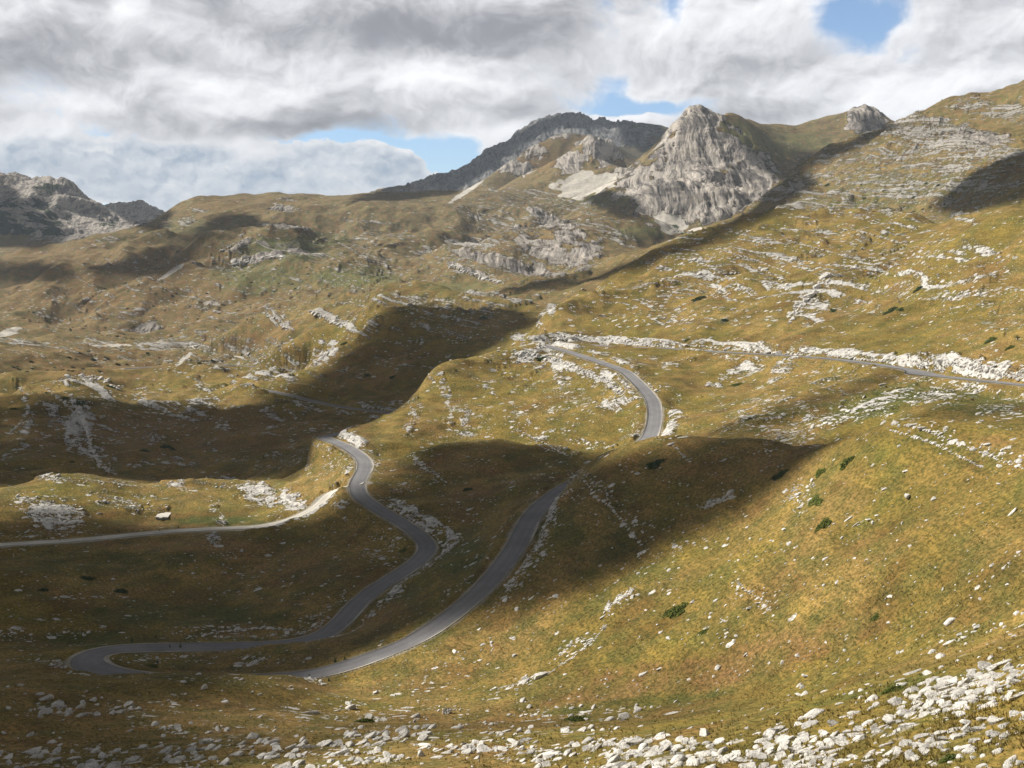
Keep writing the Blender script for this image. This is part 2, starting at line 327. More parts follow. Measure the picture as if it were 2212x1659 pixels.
def sstep(x, a, b):
    t = np.clip((x-a)/(b-a), 0, 1); return t*t*(3-2*t)
X32 = X.astype(np.float32); Y32 = Y.astype(np.float32)
DCOL = DN[:, None].astype(np.float32)
# broad undulation of the meadows
und = np.zeros(X.shape, np.float32)
for lam, amp, sd_ in ((75, 1.5, 1), (33, 1.0, 2), (15, 0.55, 3), (7, 0.22, 8)):
    und += amp*pnoise(X32/lam, Y32/lam, sd_)
far = sstep(DCOL, 900, 2500)
for lam, amp, sd_ in ((420, 18, 4), (190, 13, 5), (90, 7.5, 6), (42, 2.4, 7), (20, 0.9, 16)):
    und += far*amp*pnoise(X32/lam, Y32/lam, sd_)
und += far*(24*(0.30-np.abs(pnoise(X32/270, Y32/230, 17)))+8*(0.30-np.abs(pnoise(X32/115, Y32/95, 18))))
und += sstep(DCOL, 480, 760)*(1-far)*(5.0*(0.28-np.abs(pnoise(X32/120, Y32/90, 19)))+3.0*(0.28-np.abs(pnoise(X32/48, Y32/34, 20))))
und *= 1-0.6*sstep(DCOL, 2450, 2700)
und *= sstep(DCOL, 30, 110)*(1+0.7*sstep(DCOL, 220, 480))
und += sstep(DCOL, 520, 800)*(2.6*pnoise(X32/85, Y32/60, 9)+1.5*pnoise(X32/38, Y32/24, 10))
Z = Z+und

# ------------------------------------------------------------------ roads: lay them out in 3-D and cut / fill the ground
def height_at(x, y, ZZ):
    a = np.arctan2(x, y); d = np.hypot(x, y)
    ci = np.clip(np.interp(a, AZ, np.arange(NA)), 0, NA-1.001); ri = np.clip(np.interp(np.log(d), LD, np.arange(NR)), 0, NR-1.001)
    i = ri.astype(int); j = ci.astype(int); fi = ri-i; fj = ci-j
    return (ZZ[i, j]*(1-fi)*(1-fj)+ZZ[i+1, j]*fi*(1-fj)+ZZ[i, j+1]*(1-fi)*fj+ZZ[i+1, j+1]*fi*fj)
def catmull(P_, step):
    P_ = np.array(P_); P2 = np.vstack([2*P_[0]-P_[1], P_, 2*P_[-1]-P_[-2]]); out = []
    for i in range(1, len(P2)-2):
        p0, p1, p2, p3 = P2[i-1:i+3]; n = max(2, int(np.linalg.norm(p2-p1)/step))
        t = np.linspace(0, 1, n, endpoint=False)[:, None]
        # centripetal-like blend kept tight
        m1 = (p2-p0)*0.5; m2 = (p3-p1)*0.5; L = np.linalg.norm(p2-p1)
        for m in (m1, m2):
            l = np.linalg.norm(m)
            if l > 1.1*L: m *= 1.1*L/l
        out.append((2*t**3-3*t**2+1)*p1+(t**3-2*t**2+t)*m1+(-2*t**3+3*t**2)*p2+(t**3-t**2)*m2)
    out.append(P2[-2:-1]); return np.vstack(out)
def road_path(line, step=1.0, sm=9):
    P3 = []
    for (u, v, D) in line:
        a, te = pix_dir(u, v); P3.append((D*math.sin(a), D*math.cos(a), D*te))
    C = catmull(P3, step)
    # even spacing
    s = np.concatenate([[0], np.cumsum(np.linalg.norm(np.diff(C[:, :2], axis=0), axis=1))])
    ss = np.arange(0, s[-1], step); C = np.stack([np.interp(ss, s, C[:, k]) for k in range(3)], 1)
    for _ in range(sm):
        C[1:-1] = 0.25*C[:-2]+0.5*C[1:-1]+0.25*C[2:]
    zs = C[:, 2].copy()
    for _ in range(60): zs[1:-1] = 0.25*zs[:-2]+0.5*zs[1:-1]+0.25*zs[2:]
    C[:, 2] = zs
    return C
PM = road_path(ROAD_MAIN, 1.0, 10); PG = road_path(ROAD_GRAVEL, 1.0, 8); PF1 = road_path(ROAD_FAR1, 2.0, 4); PF2 = road_path(ROAD_FAR2, 2.0, 4)
roadd = np.full(X.shape, 999.0, np.float32); roadz = np.zeros(X.shape, np.float32)
def stamp(C, rad):
    for (x, y, z) in C[::1]:
        a = math.atan2(x, y); d = math.hypot(x, y)
        j0, j1 = np.searchsorted(AZ, (a-rad/d, a+rad/d)); i0, i1 = np.searchsorted(DN, (d-rad, d+rad))
        if j1 <= j0 or i1 <= i0: continue
        q = np.hypot(X32[i0:i1, j0:j1]-x, Y32[i0:i1, j0:j1]-y)
        m = q < roadd[i0:i1, j0:j1]
        roadd[i0:i1, j0:j1][m] = q[m]; roadz[i0:i1, j0:j1][m] = z
stamp(PM, 24); stamp(PG, 14); stamp(PF1, 16); stamp(PF2, 22)
Zpre = Z.copy()
cutn = pnoise(X32/7, Y32/7, 31)
fl = 5.6
upm = (Z > roadz+0.1)
wid = np.where(upm, 3.2+1.6*cutn, 7.0)      # a cut is steep, a fill is gentle
w_ = 1-sstep(roadd, fl, fl+wid)
w_ = np.where(roadd > 21, 0, w_)
Z = Z*(1-w_)+(roadz-0.30)*w_
cut = (sstep(Zpre-roadz, 0.25, 1.6)*sstep(roadd, fl-0.3, fl+0.8)*(1-sstep(roadd, fl+4, fl+11+4*cutn))*(roadd < 21)).astype(np.float32)
fill = (sstep(roadz-Zpre, 0.1, 1.5)*sstep(roadd, fl, fl+1)*(1-sstep(roadd, fl+2, fl+12))*(roadd < 21)).astype(np.float32)

# ------------------------------------------------------------------ what the photo shows where (patches laid on the ground surface)
def make_hit(ZZ):
    TE = ZZ/DN[:, None]; CM = np.maximum.accumulate(TE[60:], axis=0)
    def hit(u, v):
        a, te = pix_dir(u, v); a = float(a); te = float(te)
        j = min(max(int(round(np.interp(a, AZ, np.arange(NA)))), 0), NA-1)
        i = int(np.searchsorted(CM[:, j], te))+60
        if i >= NR: return None
        t0 = TE[i-1, j]; t1 = TE[i, j]; f = (te-t0)/max(t1-t0, 1e-9); f = min(max(f, 0), 1)
        D = DN[i-1]+(DN[i]-DN[i-1])*f
        return D*math.sin(a), D*math.cos(a), D*te, D
    return hit, TE, CM
hit, TE, CM = make_hit(Z)
PU, PV = project(X, Y, Z)
PU = PU.astype(np.float32); PV = PV.astype(np.float32)
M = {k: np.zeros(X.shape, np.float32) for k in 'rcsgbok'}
wob1 = pnoise(X32/DCOL*60, np.log(DCOL)*60, 41).astype(np.float32); wob2 = pnoise(X32/DCOL*150, np.log(DCOL)*110, 42).astype(np.float32)
def patch(kind, u, v, ru, rv, ang=0, st=1.0, gate=0.28, D0=None):
    h = hit(u, v)
    if D0: h = (0, 0, 0, D0)
    if h is None: return
    rr = max(ru, rv)*1.6; a0 = float(pix_dir(u-rr, v)[0]); a1 = float(pix_dir(u+rr, v)[0])
    j0, j1 = np.searchsorted(AZ, (a0, a1)); i0, i1 = np.searchsorted(LD, (math.log(h[3])-gate*1.5, math.log(h[3])+gate*1.5))
    if j1 <= j0: return
    du = PU[i0:i1, j0:j1]-u; dv = PV[i0:i1, j0:j1]-v; c_ = math.cos(R(ang)); s_ = math.sin(R(ang))
    p = (du*c_-dv*s_)/ru; q = (du*s_+dv*c_)/rv          # ang: rising to the right is positive
    r_ = np.sqrt(p*p+q*q)+0.30*wob1[i0:i1, j0:j1]+0.22*wob2[i0:i1, j0:j1]
    m = st*(1-sstep(r_, 0.55, 1.15))*(1-sstep(np.abs(LD[i0:i1, None]-math.log(h[3])), gate, gate*1.5))
    M[kind][i0:i1, j0:j1] = np.maximum(M[kind][i0:i1, j0:j1], m)
# r: loose white limestone, c: grey cliff, s: scree, g: green grass, b: brown grass, k: cloud shade put into the colour
PATCHES = [
 # foreground
 ('r',1900,1600,420,55,6,1.0),('r',2100,1500,260,60,12,.95),('r',1400,1630,400,45,0,.9),('r',1000,1600,400,45,0,.8),('r',600,1630,330,40,0,.85),('r',250,1640,280,40,0,.8),('r',780,1540,260,26,0,.6),('r',1250,1545,250,26,4,.6),
 ('r',200,1530,220,28,0,.62),('r',450,1580,220,28,-8,.6),('r',80,1500,120,25,0,.5),('r',1340,1300,70,14,42,.75),('r',1240,1400,120,16,38,.6),('r',1120,1480,110,14,22,.55),('r',1640,1290,90,34,-30,.45),('r',2150,1250,90,50,30,.45),('r',2100,1350,130,28,20,.42),
 ('r',1450,1190,50,14,30,.6),('r',900,1480,150,16,10,.35),('r',1000,1430,140,30,30,.35),('r',300,1420,200,14,0,.6),('r',520,1425,160,16,0,.55),('r',560,1365,210,20,0,.66),('r',170,1365,100,12,0,.4),('r',860,1170,60,20,30,.7),('r',830,1215,70,26,-30,.5),('r',700,1340,70,22,0,.5),
 ('r',1040,1200,50,12,50,.55),('r',980,1280,90,14,50,.4),('r',1180,1300,60,12,50,.35),('r',1170,1170,14,30,-20,.6),('r',600,1260,60,10,0,.3),('r',460,1165,16,22,-20,.8),('r',490,1200,30,10,0,.4),('r',140,1290,90,8,0,.35),('r',40,1370,60,20,0,.45),
 # front hill
 ('r',1300,1060,70,12,-45,.72),('r',1380,1130,60,12,-45,.55),('r',1545,1085,60,16,25,.8),('r',1725,1070,36,52,-20,.72),('r',1860,1010,50,20,0,.3),('r',2000,925,70,22,-16,.85),('r',2100,960,120,18,-18,.62),('r',2190,990,70,22,-20,.5),('r',1870,1120,40,20,0,.3),('r',1440,950,40,16,0,.4),
 ('r',1700,1180,60,20,-20,.25),('r',1980,1130,60,20,0,.25),
 # bowl and right middle
 ('r',1740,925,170,24,22,.62),('r',1880,880,110,18,26,.85),('r',2050,850,110,26,10,.8),('r',2170,880,80,30,20,.6),('r',1600,800,90,20,24,.72),('r',1690,800,50,22,40,.75),('r',1480,775,90,12,20,.6),('r',1400,770,40,10,0,.5),('r',1850,790,100,10,0,.5),('r',1660,870,120,14,24,.35),('r',1700,950,60,12,0,.6),
 ('r',1150,765,60,20,14,1.0),('r',1230,790,120,20,-22,1.0),('r',1320,830,70,30,-30,.95),('r',1330,870,60,22,10,.9),('r',1200,880,160,20,10,.45),('r',1380,930,50,16,30,.5),('r',1180,930,90,14,0,.4),('r',960,840,12,60,16,.72),('r',975,900,9,40,0,.6),('r',900,870,30,10,-60,.6),('r',890,910,34,18,60,.6),
 ('r',1170,955,110,14,-24,.6),('r',1280,960,60,12,-10,.6),('r',1010,940,70,9,0,.4),('r',920,1010,60,12,-40,.6),('r',860,1060,40,16,40,.6),('r',900,1120,90,22,-36,.95),('r',950,1160,36,16,-60,.8),('r',740,1090,26,16,0,.7),('r',800,1000,30,10,-50,.6),('r',760,960,50,8,-30,.6),
 # left lit ridge
 ('r',560,1065,130,26,-12,.85),('r',610,1090,70,18,-10,.8),('r',420,1050,90,16,0,.62),('r',270,1080,100,26,-10,.8),('r',120,1110,80,40,0,.85),('r',70,1080,60,20,0,.6),('r',330,1100,40,16,0,.6),('r',60,1160,100,14,0,.5),('r',180,1040,140,10,-6,.6),('r',700,1000,80,22,0,.45),('r',470,1110,30,16,-60,.5),
 # dark valley
 ('r',175,915,38,70,-16,.85),('r',210,990,60,30,-30,.85),('r',110,880,40,14,-50,.8),('r',60,850,50,12,-30,.62),('r',210,840,60,12,-34,1.0),('r',150,820,36,10,-10,.85),('r',60,910,16,40,-20,.6),('r',30,975,60,10,30,.4),('r',400,900,80,24,10,.55),('r',460,920,50,16,0,.5),('r',350,1000,100,14,0,.4),('r',580,900,34,30,-20,.55),('r',640,895,40,16,-20,.4),('r',700,885,120,7,-8,.7),('r',560,985,150,14,4,.3),
 ('r',560,845,50,8,0,.4),('r',560,810,60,16,20,.6),('r',430,830,12,16,0,.5),('r',400,800,100,8,0,.35),
 # middle hills
 ('r',720,690,60,12,-26,.95),('r',600,690,50,14,-40,.85),('r',700,770,50,26,50,.7),('r',900,650,220,16,0,.6),('r',850,700,60,30,-40,.5),('r',1010,640,110,10,6,.75),('r',1120,650,90,12,14,.7),('r',1180,680,40,14,50,.8),('r',1000,700,90,30,0,.28),('r',900,770,130,40,0,.25),('r',1120,730,30,14,0,.7),
 ('r',520,765,60,6,-8,.7),('s',398,775,26,5,40,.9),('r',440,750,70,12,0,.7),('r',300,745,170,9,0,.8),('s',250,747,50,4,0,.6),('s',18,718,34,9,18,.8),('r',60,742,80,7,0,.9),('r',350,770,90,14,0,.4),('c',320,705,44,14,8,.56),('r',240,680,100,14,14,.35),('c',455,655,24,8,-10,.55),('r',430,640,50,26,-40,.5),('r',220,700,160,40,0,.25),
 # right slope
 ('r',1750,655,50,52,46,.95),('r',1800,620,30,34,40,.9),('r',1660,600,90,14,-22,.85),('r',1560,630,60,12,-40,.72),('r',1700,560,130,12,-26,.75),('r',1500,560,110,10,-10,.6),('r',1850,560,90,10,-26,.65),('r',1500,600,90,12,-8,.5),('r',1900,480,110,10,-14,.62),('r',1650,520,120,9,-16,.6),('r',1780,500,120,9,-24,.6),('r',2120,540,70,16,-20,.62),('r',2130,640,80,26,40,.5),('r',1850,690,100,20,30,.4),('r',1570,680,50,14,-40,.5),
 ('r',1400,620,60,9,20,.5),('r',1450,640,80,8,10,.4),('r',2080,470,40,12,-20,.7),('r',1600,660,70,20,0,.4),('r',1320,735,140,10,-2,1.15),('r',1640,750,190,8,-5,1.05),('r',1860,768,90,7,-6,.95),('r',2070,783,80,18,-10,1.15),('r',2180,806,60,10,-8,1.1),('r',1960,700,60,16,30,.35),('r',2060,720,60,14,30,.35),('r',1420,700,100,8,0,.35),('r',1640,700,80,12,30,.35),
 ('r',1750,580,420,110,0,0.44,.4),('r',1450,660,260,60,0,.42),('r',2100,640,160,120,0,.42,.4),('r',1200,800,200,90,0,.34),('r',1100,890,160,60,0,0.31),('r',1800,860,300,70,10,.42),('r',900,700,260,60,0,.42,.4),('r',600,800,220,40,0,.40,.4),('r',350,900,330,80,0,0.36,.4),
 ('r',1950,370,330,120,0,.62,.4),('r',1750,430,140,30,0,.7,.4),('r',700,560,300,90,0,.46,.4),('r',1150,460,200,70,0,.55,.4),('r',400,640,380,110,0,0.36,.4),('r',400,760,400,40,0,.5,.4),('r',1100,560,240,60,0,.5,.4),('c',1380,400,60,80,50,.55,.2),('c',1570,320,50,50,-50,.85,.2),('c',1620,400,50,70,-30,.8,.2),('c',1540,440,110,50,0,.9,.2),('c',1640,380,60,70,-40,.5,.2),
 # castle peak, others
 ('c',1500,340,100,130,0,.85,.2),('c',1440,420,90,80,0,.8,.2),('c',1600,400,60,80,-30,.75,.2),('c',1570,460,90,26,0,1.0,.2),('c',1520,250,50,40,0,1.0,.2),('c',1870,260,50,32,0,.95,.2),('c',1700,390,80,16,-30,.45,.2),
 ('s',1262,400,78,27,10,1.0,.14),('c',1300,320,52,44,0,1.0,.12),('c',1230,350,40,26,30,.8,.12),('s',1445,482,44,22,-20,.95,.2),('s',1500,497,30,8,0,.7,.2),('s',1005,415,50,6,34,.8,.2),('c',1110,365,50,18,0,.7,.12),('c',1150,330,40,20,0,.5,.12),('c',1078,366,10,18,0,1.0,.12),('c',1215,290,60,16,0,.4,.12),
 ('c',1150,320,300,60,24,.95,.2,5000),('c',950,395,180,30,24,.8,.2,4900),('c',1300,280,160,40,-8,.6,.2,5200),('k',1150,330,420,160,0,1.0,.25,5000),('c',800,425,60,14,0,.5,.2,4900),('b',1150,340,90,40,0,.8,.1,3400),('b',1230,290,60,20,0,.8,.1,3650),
 ('c',1180,540,120,26,-26,.52),('c',1220,500,110,26,-30,.56),('c',1260,550,60,30,30,.62),('c',1100,570,150,18,-14,.6),('c',1020,590,60,9,-22,.75),('r',1080,520,100,10,24,.85),('r',980,530,140,14,10,.75),('r',1200,425,100,12,-10,.8),('r',850,520,90,20,10,.5),('r',1050,450,90,16,0,.55),('r',1130,480,60,14,10,.4),('r',1320,500,60,20,-30,.7),
 ('c',560,560,66,12,8,.75),('c',520,530,40,7,30,.62),('c',620,490,60,9,-8,.6),('c',610,450,40,7,0,.6),('c',640,545,34,8,-5,.6),('r',400,480,30,12,20,.72),('r',360,490,26,26,-20,.5),('r',230,520,120,10,14,.55),('r',430,455,30,6,0,.6),('s',370,588,50,5,34,.8),('r',800,480,80,5,-6,.7),('r',620,430,30,5,-10,.8),('r',720,540,120,14,0,.35),('r',820,560,130,16,10,.5),('r',700,610,120,14,0,.25),('r',960,600,100,10,0,.3),
 # left massif
 ('c',120,450,260,90,-20,.95,.3),('c',290,455,80,26,0,.9,.2),('o',60,470,150,50,-20,.55,.3),('o',180,410,70,12,-24,.8,.3),('o',240,480,60,16,-20,.5,.3),('o',20,480,60,40,0,.6,.3),('o',100,410,60,12,0,.5,.3),('o',1470,500,50,12,-20,.55,.2),('s',40,520,60,8,0,.2,.2),
 # right mountain
 ('r',2050,300,190,46,-16,.95,.3),('r',2150,240,120,26,-10,.85,.3),('c',2100,290,110,20,-12,.45,.3),('r',1900,330,130,26,-20,.75,.3),('r',1850,390,190,26,-10,.68,.3),('r',1750,420,110,20,-10,.75,.3),('r',1950,400,60,14,40,.9,.3),('r',2050,350,130,20,-10,.72,.3),('r',1800,440,160,12,-4,.72,.3),('r',2150,330,90,20,0,.8,.3),('r',2050,440,60,8,10,.6),('r',1960,420,90,20,20,.5,.3),
 # greens and browns
 ('g',1000,1200,70,60,0,.7),('g',1130,1000,60,18,-20,.4),('g',1200,1150,80,60,20,.55),('g',1340,1180,90,50,30,.55),('g',620,540,120,30,0,.8),('g',560,600,120,36,0,.7),('g',760,600,110,26,0,.8),('g',700,520,60,20,0,.5),('g',860,640,80,8,0,.3),('g',1900,870,160,34,14,.8),('g',2120,870,120,30,0,.7),('g',1650,910,120,20,20,.5),
 ('g',470,1125,110,12,0,.9),('g',250,1210,260,24,0,.6),('g',400,1330,240,26,0,.75),('g',200,1380,220,20,0,.6),('g',700,1240,90,20,0,.4),('g',1250,405,60,20,10,.4),('g',1600,290,60,30,-20,.7),('g',1720,310,90,30,0,.55),('g',1640,350,30,90,-30,.4),('g',1380,500,60,16,0,.6),('g',820,1290,90,20,0,.3),('g',860,1400,120,14,20,.5),
 ('g',2000,400,200,30,0,.4,.3),('g',1850,440,160,16,0,.45),('g',1000,1500,200,14,0,.3),('g',400,490,60,20,0,.4),('g',1300,430,120,20,0,.5),('g',1000,620,100,14,0,.6),('g',640,1640,200,20,0,.3),
 ('b',1450,1465,330,40,8,.95),('b',1700,1400,240,44,14,.9),('b',1250,1480,200,20,4,.7),('b',1900,1180,120,40,20,.45),('b',2100,1330,120,24,16,.5),('g',1350,1520,260,12,6,.6),('g',1950,1480,200,14,12,.6),('b',300,940,340,60,0,.85),('b',500,930,240,60,0,.8),('b',300,640,340,90,0,.65),('b',200,780,240,40,0,.6),('b',1150,520,160,40,0,.4),('b',1050,1000,120,30,0,.6),('b',1000,1090,90,50,0,.55),('b',1550,1010,160,50,0,.5),('b',600,1220,200,40,0,.6),('b',400,1180,240,20,0,.5),('b',300,1290,300,24,0,.5),('b',820,1330,90,40,0,.5),('b',560,730,70,30,20,.7),('b',800,780,140,60,0,.55),('b',2140,960,80,22,-10,.6),('b',900,1540,360,40,0,.4),('b',400,1540,360,50,0,.4),('b',1250,300,120,30,0,.4),('b',350,560,200,40,0,.5),('b',150,560,160,40,0,.6),('b',230,1130,200,30,0,.6),('b',1800,660,200,60,0,.25),('b',2150,600,120,60,0,.3),('b',520,440,160,20,0,.3),
]
for p_ in PATCHES: patch(*p_)
nearc = 1-0.75*sstep(DCOL, 820, 1050); M['r'] = np.maximum(M['r'], cut*nearc); M['r'] = np.maximum(M['r'], fill*0.35*nearc)
# hidden and outlying ground gets the same kind of broken rock from noise
bg = sstep(pnoise(X32/90, Y32/60, 51)+0.5*pnoise(X32/30, Y32/18, 52), 0.15, 0.9)
M['r'] = np.maximum(M['r'], 0.30*bg*(1-0.5*M['b']))
M['c'] *= 1-0.9*M['s']
M['r'] *= 1-M['s']
# the two inclined limestone outcrops follow tilted beds
th = 0.45*pnoise(X32/260, Y32/260, 61)+R(-20)
ct = np.cos(th); stn = np.sin(th)
bx = X32*ct-Y32*stn; by = X32*stn+Y32*ct
del th, ct, stn
rk = np.zeros(X.shape, np.float32); rdisp = np.zeros(X.shape, np.float32)
spc = DCOL*0.0029*1.0
for lam, amp, sd_ in ((1.6, 0.55, 71), (3.4, 0.75, 72), (7.5, 0.85, 73), (17, 0.85, 74), (40, 0.7, 75)):
    fade = sstep(lam/spc, 1.2, 2.6)*(1-0.0*lam)
    n = pnoise(bx/(lam*1.9), by/(lam*0.95), sd_)
    lw = np.where(DCOL > 900, np.clip(lam/12.0, .25, 1), np.clip(9.0/lam, .35, 1))
    rk += amp*n*fade*lw
    rdisp += fade*lw*lam*0.10*n
rkm = sstep(rk+1.5*(M['r']-0.55), 0.05, 0.35)*sstep(M['r'], .02, .2)
Z += (rkm*(0.10+0.28*sstep(DCOL, 150, 900))+rkm*np.abs(rdisp)*0.9)*sstep(DCOL, 260, 480)*sstep(roadd, 5.0, 6.5)
# cliffs: vertical ribs and ledges
cl_ = M['c']
ribs = np.zeros(X.shape, np.float32)
lsc = np.clip(DCOL/2400.0, 0.30, 1.0)+0.8*sstep(DCOL, 3900, 4600)
for lam, amp, sd_ in ((230, 30, 81), (100, 17, 82), (46, 7, 83), (20, 4.5, 84), (9, 3.2, 89)):
    n = 0.56-2*np.abs(pnoise(X32/lam+0.6*pnoise(Y32/(lam*3), X32/(lam*3), sd_+5), Y32/(lam*4.5), sd_))
    ribs += amp*n
Z += cl_**1.4*ribs*lsc*0.62
led = pnoise(X32/60, (Z.astype(np.float32)*3+Y32*0.4)/60, 91)+0.6*pnoise(X32/25, (Z.astype(np.float32)*3+Y32*0.4)/22, 92)
Z += cl_*led*3.5*lsc
kk_ = (Z.astype(np.float32)+0.34*X32+0.10*Y32+6*pnoise(X32/110, Y32/90, 96))/15.0
sw = kk_-np.floor(kk_); sw = np.where(sw < .8, sw/.8, (1-sw)/.2)-.5
Z += sstep(DCOL, 950, 1300)*(1-sstep(DCOL, 2400, 2700))*sstep(M['r'], .35, .8)*2.6*sw*(0.6+0.8*pnoise(X32/70, Y32/60, 97))
del kk_, sw
Z += (sstep(DCOL, 700, 1200)*(M['r'])*2.2*pnoise(bx/34, by/11, 95)).astype(np.float32)
del bx, by
hit, TE, CM = make_hit(Z)
rkv = (rk*0.5+0.5).astype(np.float32)

# ------------------------------------------------------------------ tagging helpers
def tag(o, label=None, cat=None, group=None, kind=None):
    if label: o['label'] = label
    if cat: o['category'] = cat
    if group: o['group'] = group
    if kind: o['kind'] = kind
    return o
def mesh_np(name, V, Fq, mat, smooth_=True):
    me = bpy.data.meshes.new(name); nv = len(V); nf = len(Fq); k = Fq.shape[1]
    me.vertices.add(nv); me.vertices.foreach_set('co', np.ascontiguousarray(V, np.float32).ravel())
    me.loops.add(nf*k); me.loops.foreach_set('vertex_index', np.ascontiguousarray(Fq, np.int32).ravel())
    me.polygons.add(nf); me.polygons.foreach_set('loop_start', np.arange(0, nf*k, k, dtype=np.int32))
    me.polygons.foreach_set('loop_total', np.full(nf, k, np.int32))
    if smooth_: me.polygons.foreach_set('use_smooth', np.ones(nf, bool))
    me.update(); me.materials.append(mat)
    o = bpy.data.objects.new(name, me); COL.objects.link(o); return o
def attr(o, name, arr, k=4):
    a = o.data.attributes.new(name, 'FLOAT_COLOR' if k == 4 else 'FLOAT', 'POINT')
    a.data.foreach_set('color' if k == 4 else 'value', np.ascontiguousarray(arr, np.float32).ravel())

# ------------------------------------------------------------------ materials
def new_mat(name):
    m = bpy.data.materials.new(name); m.use_nodes = True; t = NT(m.node_tree); b = t.n['Principled BSDF']
    b.inputs['Roughness'].default_value = 0.95; b.inputs['Specular IOR Level'].default_value = 0.15
    return m, t, b
def limestone_color(t, pos, dark=1.0):
    n = t.noise(pos, 0.45, 4, 0.65); n2 = t.noise(pos, 3.0, 3, 0.7)
    c1 = t.mix(t.ramp(n, .35, .65), (0.42*dark, 0.405*dark, 0.38*dark), (0.68*dark, 0.66*dark, 0.62*dark))
    return t.mix(t.ramp(n2, .36, .48, .6, 0.0), c1, (0.20*dark, 0.19*dark, 0.18*dark))
def ground_material():
    m, t, b = new_mat('ground')
    pos = t.new('ShaderNodeNewGeometry').outputs['Position']
    A1 = t.new('ShaderNodeAttribute', attribute_name='m1'); a1 = A1.outputs['Color']; pine = A1.outputs['Alpha']; a2 = t.new('ShaderNodeAttribute', attribute_name='m2').outputs['Color']
    rock, cliff, scree = t.sep(a1); green, brown, rkf = t.sep(a2)
    A3 = t.new('ShaderNodeAttribute', attribute_name='m3'); a3 = A3.outputs['Color']; shade_tint = A3.outputs['Alpha']; dist, shoulder, fr = t.sep(a3)
    # grass
    nA = t.noise(pos, 0.018, 3, 0.6); nB = t.noise(pos, 0.11, 4, 0.62); nC = t.noise(pos, 1.1, 3, 0.75); nD = t.noise(pos, 4.0, 2, 0.7)
    g = t.mix(t.ramp(nA, .38, .62), (0.198, 0.143, 0.037), (0.272, 0.182, 0.064))
    g = t.mix(t.ramp(nB, .42, .68, 0, .7), g, (0.128, 0.124, 0.036))
    g = t.mix(t.math('MULTIPLY', fr, 0.92), g, t.mix(t.ramp(nB, .38, .62), (0.250, 0.168, 0.096), (0.150, 0.140, 0.070)))
    tr_ = t.noise(t.comb(t.math('MULTIPLY', t.sep(pos)[2], 0.9), t.math('MULTIPLY', t.sep(pos)[0], 0.05), t.math('MULTIPLY', t.sep(pos)[1], 0.05)), 1.0, 3, 0.7)
    g = t.mix(t.ramp(tr_, .40, .60, 0, .55), g, t.mix(1.0, g, (0.68, 0.70, 0.66), 'MULTIPLY'))
    g = t.mix(t.ramp(tr_, .46, .36, 0, .5), g, t.mix(1.0, g, (1.22, 1.17, 1.12), 'MULTIPLY'))
    nP = t.noise(pos, 0.045, 5, 0.68)
    g = t.mix(t.ramp(nP, .50, .64, 0, .70), g, t.mix(1.0, g, (0.70, 0.60, 0.62), 'MULTIPLY'))
    g = t.mix(t.ramp(nP, .48, .36, 0, .80), g, t.mix(1.0, g, (1.22, 1.24, 1.10), 'MULTIPLY'))
    bm_ = t.math('MULTIPLY', brown, t.ramp(nB, .3, .62, 1.0, .35))
    g = t.mix(bm_, g, t.mix(t.ramp(nA, .4, .6), (0.180, 0.102, 0.042), (0.250, 0.150, 0.066)))
    gm = t.math('MULTIPLY', green, t.ramp(nB, .35, .6, .5, 1.0))
    g = t.mix(gm, g, t.mix(fr, (0.072, 0.090, 0.022), (0.130, 0.150, 0.062)))
    g = t.mix(t.ramp(nC, .34, .66, 0, 1), t.mix(1.0, g, (0.50, 0.58, 0.48), 'MULTIPLY'), t.mix(1.0, g, (1.42, 1.34, 1.32), 'MULTIPLY'))
    tuft = t.ramp(nD, .48, .60, 0, .6); tuft = t.math('MULTIPLY', tuft, t.ramp(nB, .35, .6, .3, 1))
    g = t.mix(tuft, g, t.mix(1.0, g, (0.38, 0.48, 0.33), 'MULTIPLY'))
    # tilted limestone beds that cross the slopes
    wq = t.vmath('ADD', pos, t.vmath('MULTIPLY', t.vmath('SUBTRACT', t.noise(pos, 0.007, 2, .5, col=True), (.5, .5, .5)), (60, 60, 60)))
    k = t.vmath('DOT_PRODUCT', wq, (0.34, 0.10, 1.0), out=1)
    qx, qy, qz = t.sep(wq)
    st_ = t.noise(t.comb(t.math('MULTIPLY', k, 0.20), t.math('MULTIPLY', qx, 0.007), t.math('MULTIPLY', qy, 0.007)), 1.0, 5, 0.68)
    f2 = t.noise(t.vmath('MULTIPLY', pos, (0.55, 1.0, 1.8)), 0.42, 4, 0.68)
    fine = t.math('ADD', t.math('MULTIPLY', t.math('SUBTRACT', st_, .5), t.ramp(dist, 250, 800, .6, 3.0)), t.math('MULTIPLY', t.math('SUBTRACT', f2, .5), t.ramp(dist, 200, 900, .5, 1.0)))
    fld = t.math('ADD', t.math('ADD', t.math('MULTIPLY', t.math('SUBTRACT', rkf, .5), .7), fine), t.math('MULTIPLY', t.math('SUBTRACT', rock, 0.72), 0.9))
    fld = t.math('ADD', fld, t.math('MULTIPLY', t.math('SUBTRACT', nC, .5), t.ramp(dist, 150, 500, .4, 1.1)))
    fld = t.math('SUBTRACT', fld, t.ramp(dist, 150, 500, .75, 0.0))
    rm = t.math('MULTIPLY', t.ramp(fld, 0.05, 0.14), t.ramp(rock, 0.0, 0.12))
    # loose stones, three sizes
    clump = t.ramp(t.math('ADD', t.math('ADD', nB, t.math('MULTIPLY', t.math('SUBTRACT', st_, .5), 2.2)), t.math('MULTIPLY', rock, .22)), .48, .74, .05, 1.0)
    dens = t.math('MULTIPLY', t.math('MULTIPLY', t.math('ADD', 0.10, t.math('MULTIPLY', rock, 0.95)), clump), t.ramp(dist, 150, 420, .22, 1.0))
